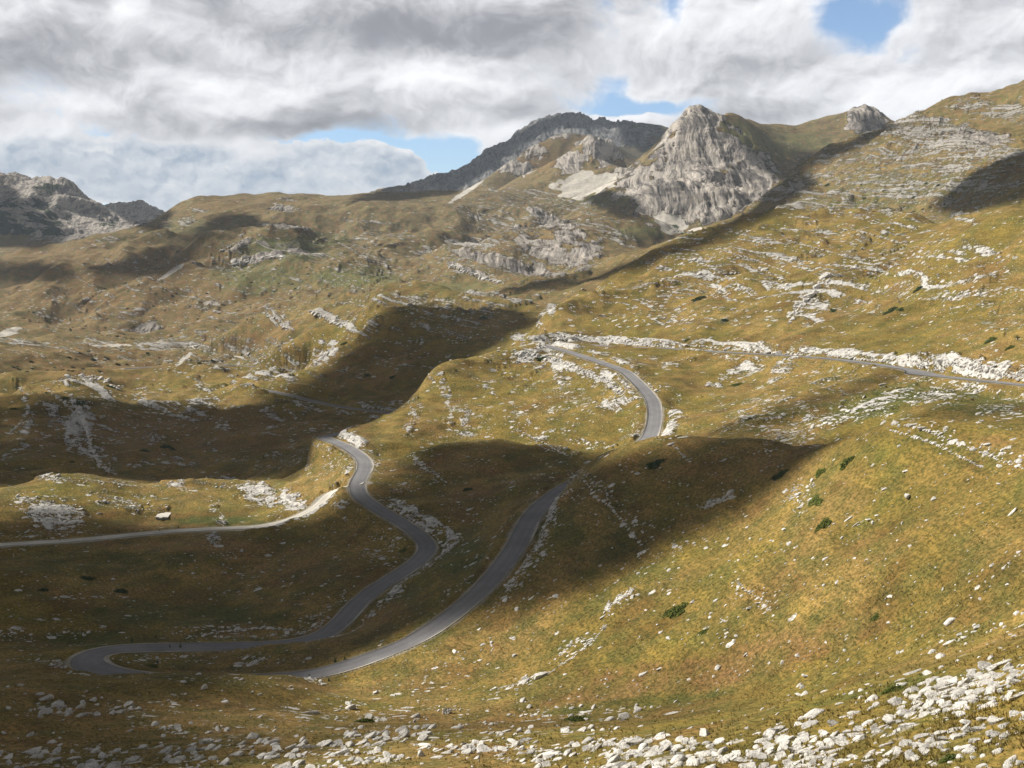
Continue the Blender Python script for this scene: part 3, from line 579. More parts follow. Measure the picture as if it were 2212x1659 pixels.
    wp = t.vmath('ADD', pos, t.vmath('MULTIPLY', t.noise(pos, 0.9, 2, .6, col=True), (1.3, 1.3, 1.3)))
    stone = None
    for cell, lo, hi, fo in ((1.0, 0, 1, 500), (2.6, 60, 160, 1100), (4.0, 450, 800, 1500), (7.0, 1300, 2000, 6000)):
        v_ = t.new('ShaderNodeTexVoronoi'); t.put(v_.inputs['Vector'], t.vmath('MULTIPLY', wp if cell < 3 else pos, (0.62/cell, 1.0/cell, 1.0/cell))); v_.inputs['Scale'].default_value = 1.0
        cr, cg, cb_ = t.sep(v_.outputs['Color'])
        on = t.math('LESS_THAN', cr, dens); rad = t.math('ADD', 0.18, t.math('MULTIPLY', cg, 0.30))
        o = t.math('MULTIPLY', on, t.math('LESS_THAN', v_.outputs['Distance'], rad))
        o = t.math('MULTIPLY', o, t.math('MULTIPLY', t.ramp(dist, lo, hi), t.ramp(dist, fo, fo*1.8, 1, 0)))
        stone = o if stone is None else t.math('MAXIMUM', stone, o)
    rm = t.math('MAXIMUM', rm, t.math('MULTIPLY', stone, t.ramp(shoulder, 0, .2, 1, 0)))
    lime = t.mix(t.math('MULTIPLY', fr, .75), limestone_color(t, pos), (0.46, 0.425, 0.38))
    lime = t.mix(t.ramp(f2, .36, .47, .65, 0), lime, (0.20, 0.185, 0.165))
    # cliffs
    pc = t.vmath('ADD', pos, t.vmath('MULTIPLY', t.vmath('SUBTRACT', t.noise(pos, 0.006, 2, .5, col=True), (.5, .5, .5)), (110, 110, 110)))
    s1 = t.noise(t.vmath('MULTIPLY', pc, (0.085, 0.010, 0.012)), 1.0, 6, 0.70); s2 = t.noise(t.vmath('MULTIPLY', pc, (0.012, 0.012, 0.07)), 1.0, 5, 0.66)
    crk = t.math('ADD', t.math('MULTIPLY', s1, .72), t.math('MULTIPLY', s2, .28))
    cc_ = t.mix(t.ramp(crk, .42, .55), (0.165, 0.150, 0.142), (0.52, 0.475, 0.425))
    cc_ = t.mix(t.ramp(s2, .52, .66, 0, .5), cc_, (0.30, 0.255, 0.20))
    cm_ = t.math('MULTIPLY', t.ramp(t.math('ADD', cliff, t.math('ADD', t.math('MULTIPLY', t.math('SUBTRACT', s2, .5), 1.3), t.math('MULTIPLY', t.math('SUBTRACT', s1, .5), 1.0))), .36, .50), t.ramp(cliff, 0, .12))
    col = t.mix(rm, g, lime)
    col = t.mix(cm_, col, cc_)
    sc = t.mix(t.ramp(nB, .35, .65), (0.40, 0.375, 0.33), (0.52, 0.49, 0.44))
    scm = t.ramp(t.math('ADD', scree, t.math('MULTIPLY', t.math('SUBTRACT', st_, .5), .8)), .35, .5)
    col = t.mix(t.math('MULTIPLY', scm, t.ramp(scree, 0, .1)), col, sc)
    col = t.mix(t.math('MULTIPLY', shoulder, t.ramp(nC, .3, .6, .4, 1)), col, (0.40, 0.375, 0.33))
    pn = t.math('MULTIPLY', t.ramp(t.math('ADD', pine, t.math('MULTIPLY', t.math('SUBTRACT', t.noise(pos, 0.014, 5, .65), .5), 2.2)), .52, .60), t.ramp(pine, 0, .1))
    col = t.mix(pn, col, (0.035, 0.050, 0.024))
    col = t.mix(shade_tint, col, t.mix(1.0, col, (0.42, 0.46, 0.52), 'MULTIPLY'))  # cloud shade on the far mountain, multiplied into its colour
    t.put(b.inputs['Base Color'], col)
    h = t.math('ADD', t.math('MULTIPLY', nD, 0.12), t.math('MULTIPLY', nC, 0.5))
    bp = t.bump(h, 0.7, 0.7)
    bn = t.bump(t.math('MULTIPLY', rm, t.math('ADD', 0.6, f2)), 0.9, 0.6, bp); t.put(bn.node.inputs['Distance'], t.ramp(dist, 300, 1600, .6, 5.0)); bp = bn
    bp = t.bump(t.math('MULTIPLY', crk, cm_), 1.0, 30.0, bp)
    t.put(b.inputs['Normal'], bp)
    return m
MG = ground_material()
m, t, b = new_mat('limestone'); pos = t.new('ShaderNodeNewGeometry').outputs['Position']
t.put(b.inputs['Base Color'], limestone_color(t, pos, 1.08)); t.put(b.inputs['Normal'], t.bump(t.noise(pos, 4, 8, .7), .8, .25)); MROCK = m
def asphalt(name, ca_, cb_, marks=True):
    m, t, b = new_mat(name); pos = t.new('ShaderNodeNewGeometry').outputs['Position']
    ac = t.new('ShaderNodeAttribute', attribute_name='across').outputs['Fac']
    n = t.noise(pos, 0.08, 5, .6); n2 = t.noise(pos, 1.2, 6, .7)
    c_ = t.mix(t.ramp(n, .35, .65), ca_, cb_)
    c_ = t.mix(t.ramp(n2, .35, .65, 0, .4), c_, t.mix(1.0, c_, (.75, .75, .76), 'MULTIPLY'))
    if marks:   # two faint wheel tracks
        w1 = t.ramp(t.math('ABSOLUTE', t.math('SUBTRACT', t.math('ABSOLUTE', ac), .42)), .05, .22, .30, 0)
        c_ = t.mix(w1, c_, t.mix(1.0, c_, (1.35, 1.33, 1.30), 'MULTIPLY'))
    else:
        w1 = t.ramp(t.math('ABSOLUTE', ac), .05, .28, .55, 0)
        c_ = t.mix(w1, c_, t.mix(1.0, c_, (.72, .70, .62), 'MULTIPLY'))
    t.put(b.inputs['Base Color'], c_); b.inputs['Roughness'].default_value = .85
    t.put(b.inputs['Normal'], t.bump(n2, .25, .05)); return m
MASPH = asphalt('asphalt', (0.175, 0.173, 0.182), (0.225, 0.222, 0.228)); MGRAV = asphalt('gravel', (0.50, 0.475, 0.42), (0.64, 0.61, 0.55), False); MSH = asphalt('verge_gravel', (0.30, 0.27, 0.21), (0.46, 0.43, 0.38), False)

# ------------------------------------------------------------------ ground meshes
shoulder = ((1-sstep(roadd, 3.4, 5.2+1.2*cutn))*(roadd < 20)).astype(np.float32)
V = np.stack([X, Y, Z], -1)
one = np.ones(X.shape, np.float32)
at1 = np.stack([M['r'], M['c'], M['s'], M['o']], -1)
at2 = np.stack([M['g'], M['b'], rkv, one], -1)
frn = (0.62*sstep(DCOL, 1060, 1350)+0.38*sstep(DCOL, 1400, 2400))*one
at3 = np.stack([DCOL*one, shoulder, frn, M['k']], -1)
def sheet(name, i0, i1):
    nr = i1-i0+1; idx = np.arange(nr*NA).reshape(nr, NA)
    Fq = np.stack([idx[:-1, :-1], idx[:-1, 1:], idx[1:, 1:], idx[1:, :-1]], -1).reshape(-1, 4)[:, ::-1]
    # close the ring behind the viewer
    o = mesh_np(name, V[i0:i1+1].reshape(-1, 3), Fq, MG)
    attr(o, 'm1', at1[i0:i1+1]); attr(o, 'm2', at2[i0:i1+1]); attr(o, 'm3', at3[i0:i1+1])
    return tag(o, kind='structure')
isplit1 = int(np.searchsorted(DN, 1235)); isplit2 = int(np.searchsorted(DN, 2620))
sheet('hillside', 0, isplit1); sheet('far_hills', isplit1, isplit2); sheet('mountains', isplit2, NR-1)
ZLOW = float(Z.min()); ZHIGH = float(Z[:, 40:-40].max())

# ------------------------------------------------------------------ road ribbons
def ribbon(name, C, half, dz, mat, n=6):
    T = np.gradient(C[:, :2], axis=0); T /= np.linalg.norm(T, axis=1)[:, None]; N = np.stack([T[:, 1], -T[:, 0]], 1)
    s = np.linspace(-1, 1, n+1); hw = half if isinstance(half, np.ndarray) else np.full(len(C), half)
    P_ = C[:, None, :2]+N[:, None, :]*(s[None, :, None]*hw[:, None, None])
    z = np.repeat((C[:, 2]+dz)[:, None], n+1, 1)-0.04*np.abs(s)[None, :]
    Vr = np.concatenate([P_, z[..., None]], -1).reshape(-1, 3); idx = np.arange(len(C)*(n+1)).reshape(len(C), n+1)
    Fq = np.stack([idx[:-1, :-1], idx[:-1, 1:], idx[1:, 1:], idx[1:, :-1]], -1).reshape(-1, 4)[:, ::-1]
    # thin slab: skirt down both edges
    sk = Vr.reshape(len(C), n+1, 3)[:, [0, -1]].copy(); sk[..., 2] -= 0.45; base = len(Vr); Vr = np.concatenate([Vr, sk.reshape(-1, 3)])
    si = base+np.arange(len(C)*2).reshape(len(C), 2)
    F1 = np.stack([idx[:-1, 0], idx[1:, 0], si[1:, 0], si[:-1, 0]], -1); F2 = np.stack([idx[1:, -1], idx[:-1, -1], si[:-1, 1], si[1:, 1]], -1)
    o = mesh_np(name, Vr, np.concatenate([Fq, F1, F2]), mat)
    ac = np.concatenate([np.tile(s, len(C)), np.tile([-1., 1.], len(C))]); attr(o, 'across', ac, 1)
    return tag(o, kind='structure')
# widths: a passing place on the upper road
hwm = np.full(len(PM), 3.35)
pu, pv = project(PM[:, 0], PM[:, 1], PM[:, 2])
dd_ = np.hypot(pu-1995, pv-806); near = int(np.argmin(dd_)); s_ = np.arange(len(PM))-near
hwm = hwm+4.2*np.exp(-(s_/9.0)**2)
dd_ = np.hypot(pu-190, pv-1430); near = int(np.argmin(dd_)); s_ = np.arange(len(PM))-near; hwm = hwm+1.1*np.exp(-(s_/22.0)**2)
ribbon('road', PM, hwm, 0.0, MASPH, 10)
wsh = 0.55+0.7*pnoise(np.arange(len(PM))/18.0, np.zeros(len(PM))+.3, 3)+1.3*np.exp(-((np.arange(len(PM))-near-6)/16.0)**2)
o = ribbon('road_verge', PM, hwm+np.clip(wsh, .35, 9), -0.07, MSH, 10)
ribbon('gravel_track', PG, 2.5+0.3*pnoise(np.arange(len(PG))/9.0, np.zeros(len(PG))+.3, 4), -0.03, MGRAV, 8)
ribbon('distant_road', PF1, 2.6, 0.3, MASPH, 4); ribbon('distant_road', PF2, 3.4, 0.4, MGRAV, 4)

# ------------------------------------------------------------------ cloud shadows: one unseen cloud sheet added high up-sun, shaped to cast them
SHADOWS = [
 ([(600,850),(640,835),(700,795),(760,745),(800,690),(850,656),(900,655),(1000,662),(1110,655),(1125,690),(1100,712),(1050,752),(930,800),(890,858),(840,892),(700,870)], 1.0),
 ([(-200,915),(60,852),(130,850),(230,852),(300,868),(430,872),(540,877),(600,850),(700,870),(840,893),(790,912),(710,945),(640,985),(690,1010),(620,1030),(450,1034),(300,1040),(130,1018),(0,1048),(-250,1072)], 1.0),
 ([(-300,1098),(200,1098),(320,1122),(560,1130),(660,1112),(745,1078),(765,1060),(830,1040),(885,985),(930,952),(1020,944),(1180,962),(1300,985),(1230,1045),(1160,1100),(1110,1288),(960,1330),(860,1362),(760,1392),(680,1420),(610,1452),(540,1478),(350,1495),(100,1570),(-300,1659)], 1.0),
 ([(1225,1045),(1290,1002),(1340,978),(1420,962),(1500,955),(1540,945),(1620,943),(1700,958),(1790,962),(1720,1010),(1610,1080),(1500,1130),(1400,1185),(1300,1240),(1190,1290),(1080,1305),(1130,1200),(1180,1090)], 1.0),
 ([(1480,940),(1560,912),(1700,868),(1800,828),(1920,796),(1965,802),(1850,850),(1750,882),(1640,925),(1600,948)], .68),
 ([(1600,930),(1750,945),(1900,905),(2050,872),(2212,862),(2300,900),(1950,905),(1850,950),(1700,965)], .55),
 ([(-300,1500),(300,1500),(600,1490),(800,1520),(1000,1535),(1300,1525),(1600,1490),(1660,1510),(1450,1560),(1100,1585),(800,1600),(400,1640),(200,1760),(-300,1800)], .5),
 ([(1080,1470),(1300,1430),(1500,1395),(1640,1380),(1700,1420),(1500,1480),(1300,1510)], .45),
 ([(-300,1520),(200,1520),(420,1560),(500,1640),(300,1800),(-300,1800)], .8),
 ([(1500,1659),(1750,1610),(2212,1590),(2400,1700),(1900,1760),(1400,1760)], .35),
 ([(1070,628),(1180,598),(1280,592),(1380,556),(1480,510),(1560,486),(1630,446),(1650,412),(1740,375),(1760,400),(1700,432),(1640,472),(1500,530),(1380,577),(1300,602),(1150,628)], .95),
 ([(1255,428),(1317,409),(1370,432),(1385,478),(1334,472),(1283,444)], .9),
 ([(2054,398),(2120,360),(2212,320),(2400,300),(2400,430),(2212,430),(2061,467),(2003,449)], .95),
 ([(1575,300),(1650,310),(1750,322),(1850,300),(1850,240),(1935,272),(1850,322),(1760,357),(1690,397),(1655,372),(1610,340)], .85),
 ([(750,440),(870,390),(1050,320),(1230,235),(1430,270),(1430,305),(1395,330),(1350,310),(1330,275),(1210,277),(1140,303),(1060,365),(980,415),(900,428)], 1.0),
 ([(161,601),(191,577),(239,563),(325,550),(393,526),(431,491),(461,467),(513,459),(554,471),(574,488),(513,491),(472,502),(437,526),(403,563),(386,587),(325,597),(273,596),(232,580),(191,587)], 1.0),
 ([(581,490),(632,510),(684,525),(710,540),(666,540),(615,520)], .9),
 ([(-100,570),(34,568),(85,560),(130,570),(144,590),(113,606),(51,600),(-100,595)], .9),
 ([(-100,385),(0,392),(27,403),(58,437),(85,454),(102,467),(113,488),(137,495),(147,515),(85,534),(-100,530)], .95),
 ([(210,432),(290,426),(375,460),(350,492),(312,497),(262,467)], 1.0),
 ([(475,724),(530,700),(590,727),(560,770),(500,765)], .4),
]
LIT = [((20, 925), 45, 30), ((130, 1218), 210, 16), ((520, 1225), 60, 14), ((230, 1160), 120, 7), ((700, 1505), 170, 16), ((700, 1215), 120, 16), ((940, 1290), 90, 12), ((350, 1010), 90, 10), ((600, 960), 60, 14)]
def inpoly(px, py, poly):
    inside = np.zeros(px.shape, bool); n = len(poly)
    for i in range(n):
        x1, y1 = poly[i]; x2, y2 = poly[(i+1) % n]
        if y1 == y2: continue
        c_ = ((y1 > py) != (y2 > py)) & (px < (x2-x1)*(py-y1)/(y2-y1)+x1); inside ^= c_
    return inside
gu, gv = np.meshgrid(np.arange(-280, 2500, 3.0), np.arange(160, 1800, 3.0))
wn1 = pnoise(gu.astype(np.float32)/45, gv.astype(np.float32)/30, 11); wn2 = pnoise(gu.astype(np.float32)/45+50, gv.astype(np.float32)/30+50, 12)
su = gu+7*wn1; sv = gv+4*wn2
sh = np.zeros(gu.shape, np.float32)
for poly, st in SHADOWS:
    sh = np.maximum(sh, inpoly(su, sv, poly)*st)
for (c0, ru, rv) in LIT: sh *= 1-(1.0 if c0[0] == 20 else 0.42)*np.exp(-((gu-c0[0])/ru)**2-((gv-c0[1])/rv)**2)
# world position of each photo sample
ga_, gt_ = pix_dir(gu, gv); jj = np.clip(np.round(np.interp(ga_, AZ, np.arange(NA))).astype(int), 0, NA-1)
Dh = np.full(gu.shape, np.nan)
order = np.argsort(jj, axis=None); jf = jj.ravel()[order]; tf = gt_.ravel()[order]; res = np.full(gu.size, np.nan)
st_ = np.concatenate([[0], np.flatnonzero(np.diff(jf))+1, [len(jf)]])
for a_, b_ in zip(st_[:-1], st_[1:]):
    i = np.searchsorted(CM[:, jf[a_]], tf[a_:b_])+60
    res[order[a_:b_]] = np.where(i < NR, DN[np.minimum(i, NR-1)], np.nan)
Dh = res.reshape(gu.shape); ok = ~np.isnan(Dh)
wx = Dh*np.sin(ga_); wy = Dh*np.cos(ga_); wz = Dh*gt_
CA, CB = 980.0, 0.20       # cloud base: z = CA + CB*y
tt = (CA+CB*wy-wz)/(SUN.z-CB*SUN.y)
cxp = wx+SUN.x*tt; cyp = wy+SUN.y*tt
cell = 10.0; x0 = np.nanmin(cxp)-300; y0 = np.nanmin(cyp)-300
nx = int((np.nanmax(cxp)+300-x0)/cell)+1; ny = int((np.nanmax(cyp)+300-y0)/cell)+1
num = np.zeros((ny, nx)); den = np.zeros((ny, nx))
ii = ((cyp[ok]-y0)/cell).astype(int); kk = ((cxp[ok]-x0)/cell).astype(int)
np.add.at(num, (ii, kk), sh[ok]); np.add.at(den, (ii, kk), 1.0)
def pyr_fill(num, den):
    """fill cells without samples from coarser levels"""
    if min(num.shape) < 4: return np.where(den > 0, num/np.maximum(den, 1e-9), 0.0)
    p0 = num.shape[0] % 2; p1 = num.shape[1] % 2
    n2 = np.pad(num, ((0, p0), (0, p1))); d2 = np.pad(den, ((0, p0), (0, p1)))
    n3 = n2[::2, ::2]+n2[1::2, ::2]+n2[::2, 1::2]+n2[1::2, 1::2]; d3 = d2[::2, ::2]+d2[1::2, ::2]+d2[::2, 1::2]+d2[1::2, 1::2]
    c_ = pyr_fill(n3*0.5, d3*0.5); up = np.repeat(np.repeat(c_, 2, 0), 2, 1)[:num.shape[0], :num.shape[1]]
    wgt = np.minimum(den, 1.0); return np.where(den > 0, num/np.maximum(den, 1e-9), 0)*wgt+up*(1-wgt)
den_map = pyr_fill(num, den)
den_map = smooth(smooth(den_map, 0), 1)
den_map = np.clip((den_map-.5)*1.7+.5, 0, 1)*sstep(den_map, .02, .12)
cloud_den = den_map
m = bpy.data.materials.new('shadow_cloud'); m.use_nodes = True; t = NT(m.node_tree); t.n.clear()
o_ = t.new('ShaderNodeOutputMaterial'); df = t.new('ShaderNodeBsdfDiffuse'); df.inputs[0].default_value = (.9, .9, .9, 1)
tr = t.new('ShaderNodeBsdfTransparent'); mx = t.new('ShaderNodeMixShader')
t.put(mx.inputs[0], t.new('ShaderNodeAttribute', attribute_name='dens').outputs['Fac']); t.l.new(tr.outputs[0], mx.inputs[1]); t.l.new(df.outputs[0], mx.inputs[2]); t.l.new(mx.outputs[0], o_.inputs[0])
MCL = m
yy, xx = np.meshgrid(np.arange(ny)*cell+y0, np.arange(nx)*cell+x0, indexing='ij')
msk = cloud_den > 0.03
fm = msk[:-1, :-1] | msk[1:, :-1] | msk[:-1, 1:] | msk[1:, 1:]
lump = 1+0.5*pnoise(xx/120, yy/120, 21)+0.25*pnoise(xx/50, yy/50, 22)
thick = 20*np.sqrt(np.clip(cloud_den, 0, 1))*lump
zb = CA+CB*yy; idx = np.arange(ny*nx).reshape(ny, nx)
Fb = np.stack([idx[:-1, :-1], idx[1:, :-1], idx[1:, 1:], idx[:-1, 1:]], -1)[fm]
Ft = Fb[:, ::-1]+ny*nx
Vc = np.concatenate([np.stack([xx, yy, zb], -1).reshape(-1, 3), np.stack([xx, yy, zb+1+thick], -1).reshape(-1, 3)])
Fa = np.concatenate([Fb, Ft]); used, invx = np.unique(Fa, return_inverse=True)
o = mesh_np('shadow_cloud', Vc[used], invx.reshape(-1, 4), MCL)
dv = np.clip(1-np.sqrt(1-np.clip(cloud_den, 0, .995)), 0, 1); dv = np.where(cloud_den > .9, 1.0, dv)
attr(o, 'dens', np.concatenate([dv.ravel(), dv.ravel()])[used], 1)
tag(o, kind='structure')

# ------------------------------------------------------------------ things on the ground
def hit_many(u, v):
    a, te = pix_dir(u, v); j = np.clip(np.round(np.interp(a, AZ, np.arange(NA))).astype(int), 0, NA-1)
    order = np.argsort(j, kind='stable'); jf = j[order]; tf = te[order]; ir = np.empty(len(u), int)
    st_ = np.concatenate([[0], np.flatnonzero(np.diff(jf))+1, [len(jf)]])
    for a_, b_ in zip(st_[:-1], st_[1:]):
        ir[order[a_:b_]] = np.searchsorted(CM[:, jf[a_]], tf[a_:b_])+60
    ok_ = ir < NR-1; ir = np.minimum(ir, NR-2)
    D = DN[ir]; return ok_, ir, j, D, a
def ground(x, y): return float(height_at(np.array([x]), np.array([y]), Z)[0])

def rock_verts(sub, seed):
    """a weathered, bedded and cracked limestone block: a sphere cut by many flat planes"""
    bm = bmesh.new(); bmesh.ops.create_icosphere(bm, subdivisions=sub, radius=1.25)
    r = random.Random(seed); planes = []
    for _ in range(7+3*sub):
        a = r.uniform(0, 6.283); n = Vector((math.cos(a), math.sin(a), r.gauss(0, .28))).normalized(); planes.append((n, r.uniform(.52, .95)))
    planes.append((Vector((r.gauss(0, .12), r.gauss(0, .12), 1)).normalized(), r.uniform(.45, .65)))
    planes.append((Vector((r.gauss(0, .45), r.gauss(0, .45), 1)).normalized(), r.uniform(.55, .8)))
    ck = [(Vector((math.cos(a), math.sin(a), .3)), r.uniform(-.4, .4)) for a in (r.uniform(-.5, .5), r.uniform(-.5, .5), r.uniform(1.2, 1.9))]
    for v in bm.verts:
        p = v.co.copy()
        for n, d in planes:
            k = p.dot(n)-d
            if k > 0: p -= n*k
        if sub > 2:
            q = v.co.normalized()
            for n, d in ck: p *= 1-.16*math.exp(-((p.dot(n)-d)/.055)**2)
            p *= 1+.045*math.sin(q.x*11+seed)*math.sin(q.y*13+seed)+r.uniform(-.015, .015)
        v.co = p
    V_ = np.array([v.co[:] for v in bm.verts], np.float32); F_ = np.array([[v.index for v in f.verts] for f in bm.faces], np.int32)
    V_[:, 1] *= r.uniform(.5, .8); V_[:, 2] *= r.uniform(.30, .48)
    bm.free(); return V_, F_
VAR = {s_: [rock_verts(s_, 10*s_+k) for k in range(6)] for s_ in (1, 2, 4)}
NS = 300000
su_ = rng.uniform(-40, 2260, NS); sv_ = 440+(1700-440)*rng.uniform(0, 1, NS)
ok_, ir, jr, Dr, ar = hit_many(su_, sv_)
Rr = M['r'][ir, jr]; Kr = rkv[ir, jr]
xr = (Dr*np.sin(ar)).astype(np.float32); yr = (Dr*np.cos(ar)).astype(np.float32)
cl1 = pnoise(xr/9, yr/5, 201)+0.6*pnoise(xr/3.2, yr/1.8, 202)
prob = 0.010*(1+5*(cl1 > .40))+0.46*Rr**1.25*sstep(cl1+0.8*(Rr-.55)+1.5*(Kr-.5), 0.0, .6)
prob *= np.where((sv_ > 1400)&(Rr > .5), np.where(su_ > 1250, 1.15, .75)*(0.35+1.3*(pnoise(xr/14, yr/6, 207) > -.08)), 1.0)
prob *= np.where(Dr > 950, 0.25, 1.0)
prob = np.where((roadd[ir, jr] < 6.6) | (M['s'][ir, jr] > .3) | (Dr > 1900) | ~ok_, 0, prob)
keep = rng.uniform(0, 1, NS) < prob
ir, jr, Dr, Rr, xr, yr, su_, sv_ = [q[keep] for q in (ir, jr, Dr, Rr, xr, yr, su_, sv_)]
ns = len(xr)
px = Dr/F
size = np.exp(rng.normal(math.log(0.25), 0.60, ns))*(1+0.8*Rr)
fg = (sv_ > np.where(su_ < 1100, 1510, 1440))&(Rr > .5); size = np.where(fg, size*np.exp(rng.normal(.10, .62, ns)), size)
size = np.where(fg&(su_ > 1300), size*1.12, size)
size = np.clip(size, px*1.15, np.maximum(px*18, 0.5)); size = np.minimum(size, np.where(fg, 2.6, 1.1)+px*1.0)
size = np.where(Dr > 900, np.maximum(size, px*1.5), size)
yaw = R(18)+rng.normal(0, .32, ns)+0.5*pnoise(xr/60, yr/60, 203); tilt = rng.normal(R(-16), .2, ns); roll = rng.normal(R(12), .24, ns)
asp = np.exp(rng.normal(0, .30, (ns, 3)))
zr = height_at(xr.astype(float), yr.astype(float), Z)
pxs = size/px
big = np.argsort(-pxs)[:300]; bigset = np.zeros(ns, bool); bigset[big] = True
def rot_mats(yaw, tilt, roll):
    cy, sy, ct, st, cr, sr = np.cos(yaw), np.sin(yaw), np.cos(tilt), np.sin(tilt), np.cos(roll), np.sin(roll)
    Rz = np.zeros((len(yaw), 3, 3)); Rz[:, 0, 0] = cy; Rz[:, 0, 1] = -sy; Rz[:, 1, 0] = sy; Rz[:, 1, 1] = cy; Rz[:, 2, 2] = 1
    Ry = np.zeros_like(Rz); Ry[:, 0, 0] = ct; Ry[:, 0, 2] = st; Ry[:, 2, 0] = -st; Ry[:, 2, 2] = ct; Ry[:, 1, 1] = 1
    Rx = np.zeros_like(Rz); Rx[:, 1, 1] = cr; Rx[:, 1, 2] = -sr; Rx[:, 2, 1] = sr; Rx[:, 2, 2] = cr; Rx[:, 0, 0] = 1
    return Rz@Ry@Rx
hsh = {}; kp = np.zeros(ns, bool); csz = 1.5
for n_ in np.argsort(-size):
    x_, y_, r0 = float(xr[n_]), float(yr[n_]), float(size[n_])
    gx_, gy_ = int(x_//csz), int(y_//csz); bad = False; rg = 1 if r0 < 1.6 else 2
    for a_ in range(gx_-rg, gx_+rg+1):
        for b_ in range(gy_-rg, gy_+rg+1):
            for (px_, py_, r1) in hsh.get((a_, b_), ()):
                if ((px_-x_)*.8)**2+((py_-y_)*1.25)**2 < (0.66*(r0+r1))**2: bad = True; break
            if bad: break
        if bad: break
    if not bad: kp[n_] = True; hsh.setdefault((gx_, gy_), []).append((x_, y_, r0))
ir, jr, Dr, Rr, xr, yr, su_, sv_, size, yaw, tilt, roll, asp, zr, pxs = [q[kp] for q in (ir, jr, Dr, Rr, xr, yr, su_, sv_, size, yaw, tilt, roll, asp, zr, pxs)]
ns = len(xr); big = np.argsort(-pxs)[:300]; bigset = np.zeros(ns, bool); bigset[big] = True
RM = rot_mats(yaw, tilt, roll)
VV = []; FF = []; base = 0; vid = rng.integers(0, 6, ns)
for lvl, lo, hi in ((1, 0, 5.5), (2, 5.5, 1e9)):
    for k in range(6):
        sel = np.flatnonzero((vid == k)&(pxs >= lo)&(pxs < hi)&~bigset)
        if not len(sel): continue
        v0, f0 = VAR[lvl][k]
        P_ = v0[None]*(size[sel, None, None]*asp[sel, None, :]); P_ = np.einsum('nij,nkj->nki', RM[sel], P_)
        P_ += np.stack([xr[sel], yr[sel], zr[sel]+size[sel]*0.06], -1)[:, None, :]
        VV.append(P_.reshape(-1, 3)); FF.append((f0[None]+base+np.arange(len(sel))[:, None, None]*len(v0)).reshape(-1, 3)); base += len(sel)*len(v0)
o = mesh_np('loose_rocks', np.concatenate(VV), np.concatenate(FF), MROCK, False)
tag(o, kind='stuff', label='countless small white limestone stones strewn over the grass slopes', cat='stones')
RG = [(lambda u, v: v > 1540 and u > 1300, 'white limestone block among the crowded rocks at the bottom right edge'),
      (lambda u, v: v > 1380 and u > 1650, 'white limestone block in the sunlit rock field of the lower right slope'),
      (lambda u, v: v > 1540 and u > 650, 'grey white limestone block on the near slope at the bottom centre'),
      (lambda u, v: v > 1440, 'dull grey limestone block on the shaded near slope below the hairpin bend'),
      (lambda u, v: v > 900 and u > 1050, 'pale limestone block on the golden grass of the right hand hill'),
      (lambda u, v: v > 900, 'grey limestone block beside the winding road in the left valley'),
      (lambda u, v: True, 'pale limestone block on the upper slopes beyond the road bends')]
rock_me = []
for k in range(6):
    v0, f0 = VAR[4][k]; me = bpy.data.meshes.new('boulder'); me.from_pydata(v0.tolist(), [], f0.tolist()); me.materials.append(MROCK); me.update(); rock_me.append(me)
for n_ in big:
    o = bpy.data.objects.new('boulder', rock_me[vid[n_]]); COL.objects.link(o)
    Mx = Matrix(RM[n_].tolist()).to_4x4(); Mx.translation = (xr[n_], yr[n_], zr[n_]+size[n_]*.06)
    o.matrix_world = Mx@Matrix.Diagonal((*[float(size[n_]*a) for a in asp[n_]], 1))
    for fn, lab in RG:
        if fn(su_[n_], sv_[n_]): break
    tag(o, lab, 'boulder', lab.replace('white limestone block', 'limestone blocks').replace('grey limestone block', 'limestone blocks').replace('pale limestone block', 'limestone blocks'))

# ---- outcropping ledges: rows of jointed blocks, each row one thing
r2 = np.random.default_rng(77)
def ledge(label, line, spx, rows=1, gap_=.12):
    P_ = []
    for (a, b) in zip(line[:-1], line[1:]):
        L = math.hypot(b[0]-a[0], b[1]-a[1]); n = max(1, int(L/(spx*.80)))
        for i in range(n): P_.append((a[0]+(b[0]-a[0])*i/n, a[1]+(b[1]-a[1])*i/n))
    e = None
    for (u, v) in P_:
        for rw in range(rows):
            if r2.random() < gap_: continue
            uu = u+r2.normal(0, spx*.35); vv = v+(rw-(rows-1)/2)*spx*.95+r2.normal(0, spx*.28); h = hit(uu, vv)
            if h is None: continue
            x, y, z, D = h
            if e is not None and abs(math.log(D/math.hypot(e.location.x, e.location.y))) > .35: continue
            if height_at(np.array([x]), np.array([y]), roadd)[0] < 5.0: continue
            if e is None:
                e = bpy.data.objects.new('rock_outcrop', None); COL.objects.link(e); e.location = (x, y, z)
                tag(e, label, 'rock outcrop', 'limestone outcrops on the slopes')
            sz = float(spx*D/F*r2.lognormal(-.15, .38)); sc = (r2.uniform(.7, 1.4)*sz, r2.uniform(.7, 1.2)*sz, r2.uniform(.9, 1.7)*sz)
            Rm = Matrix(rot_mats(np.array([r2.normal(R(15), .35)]), np.array([r2.normal(R(-12), .2)]), np.array([r2.normal(R(16), .22)]))[0].tolist()).to_4x4()
            o = bpy.data.objects.new('rock_block', block_me[int(r2.integers(0, 6))]); COL.objects.link(o); o.parent = e
            o.matrix_local = Matrix.Translation((x-e.location.x, y-e.location.y, z-e.location.z+sz*.10))@Rm@Matrix.Diagonal((*sc, 1))
block_me = []
for k in range(6):
    me = bpy.data.meshes.new('rock_block'); me.from_pydata(VAR[2][k][0].tolist(), [], VAR[2][k][1].tolist()); me.materials.append(MROCK); me.update(); block_me.append(me)
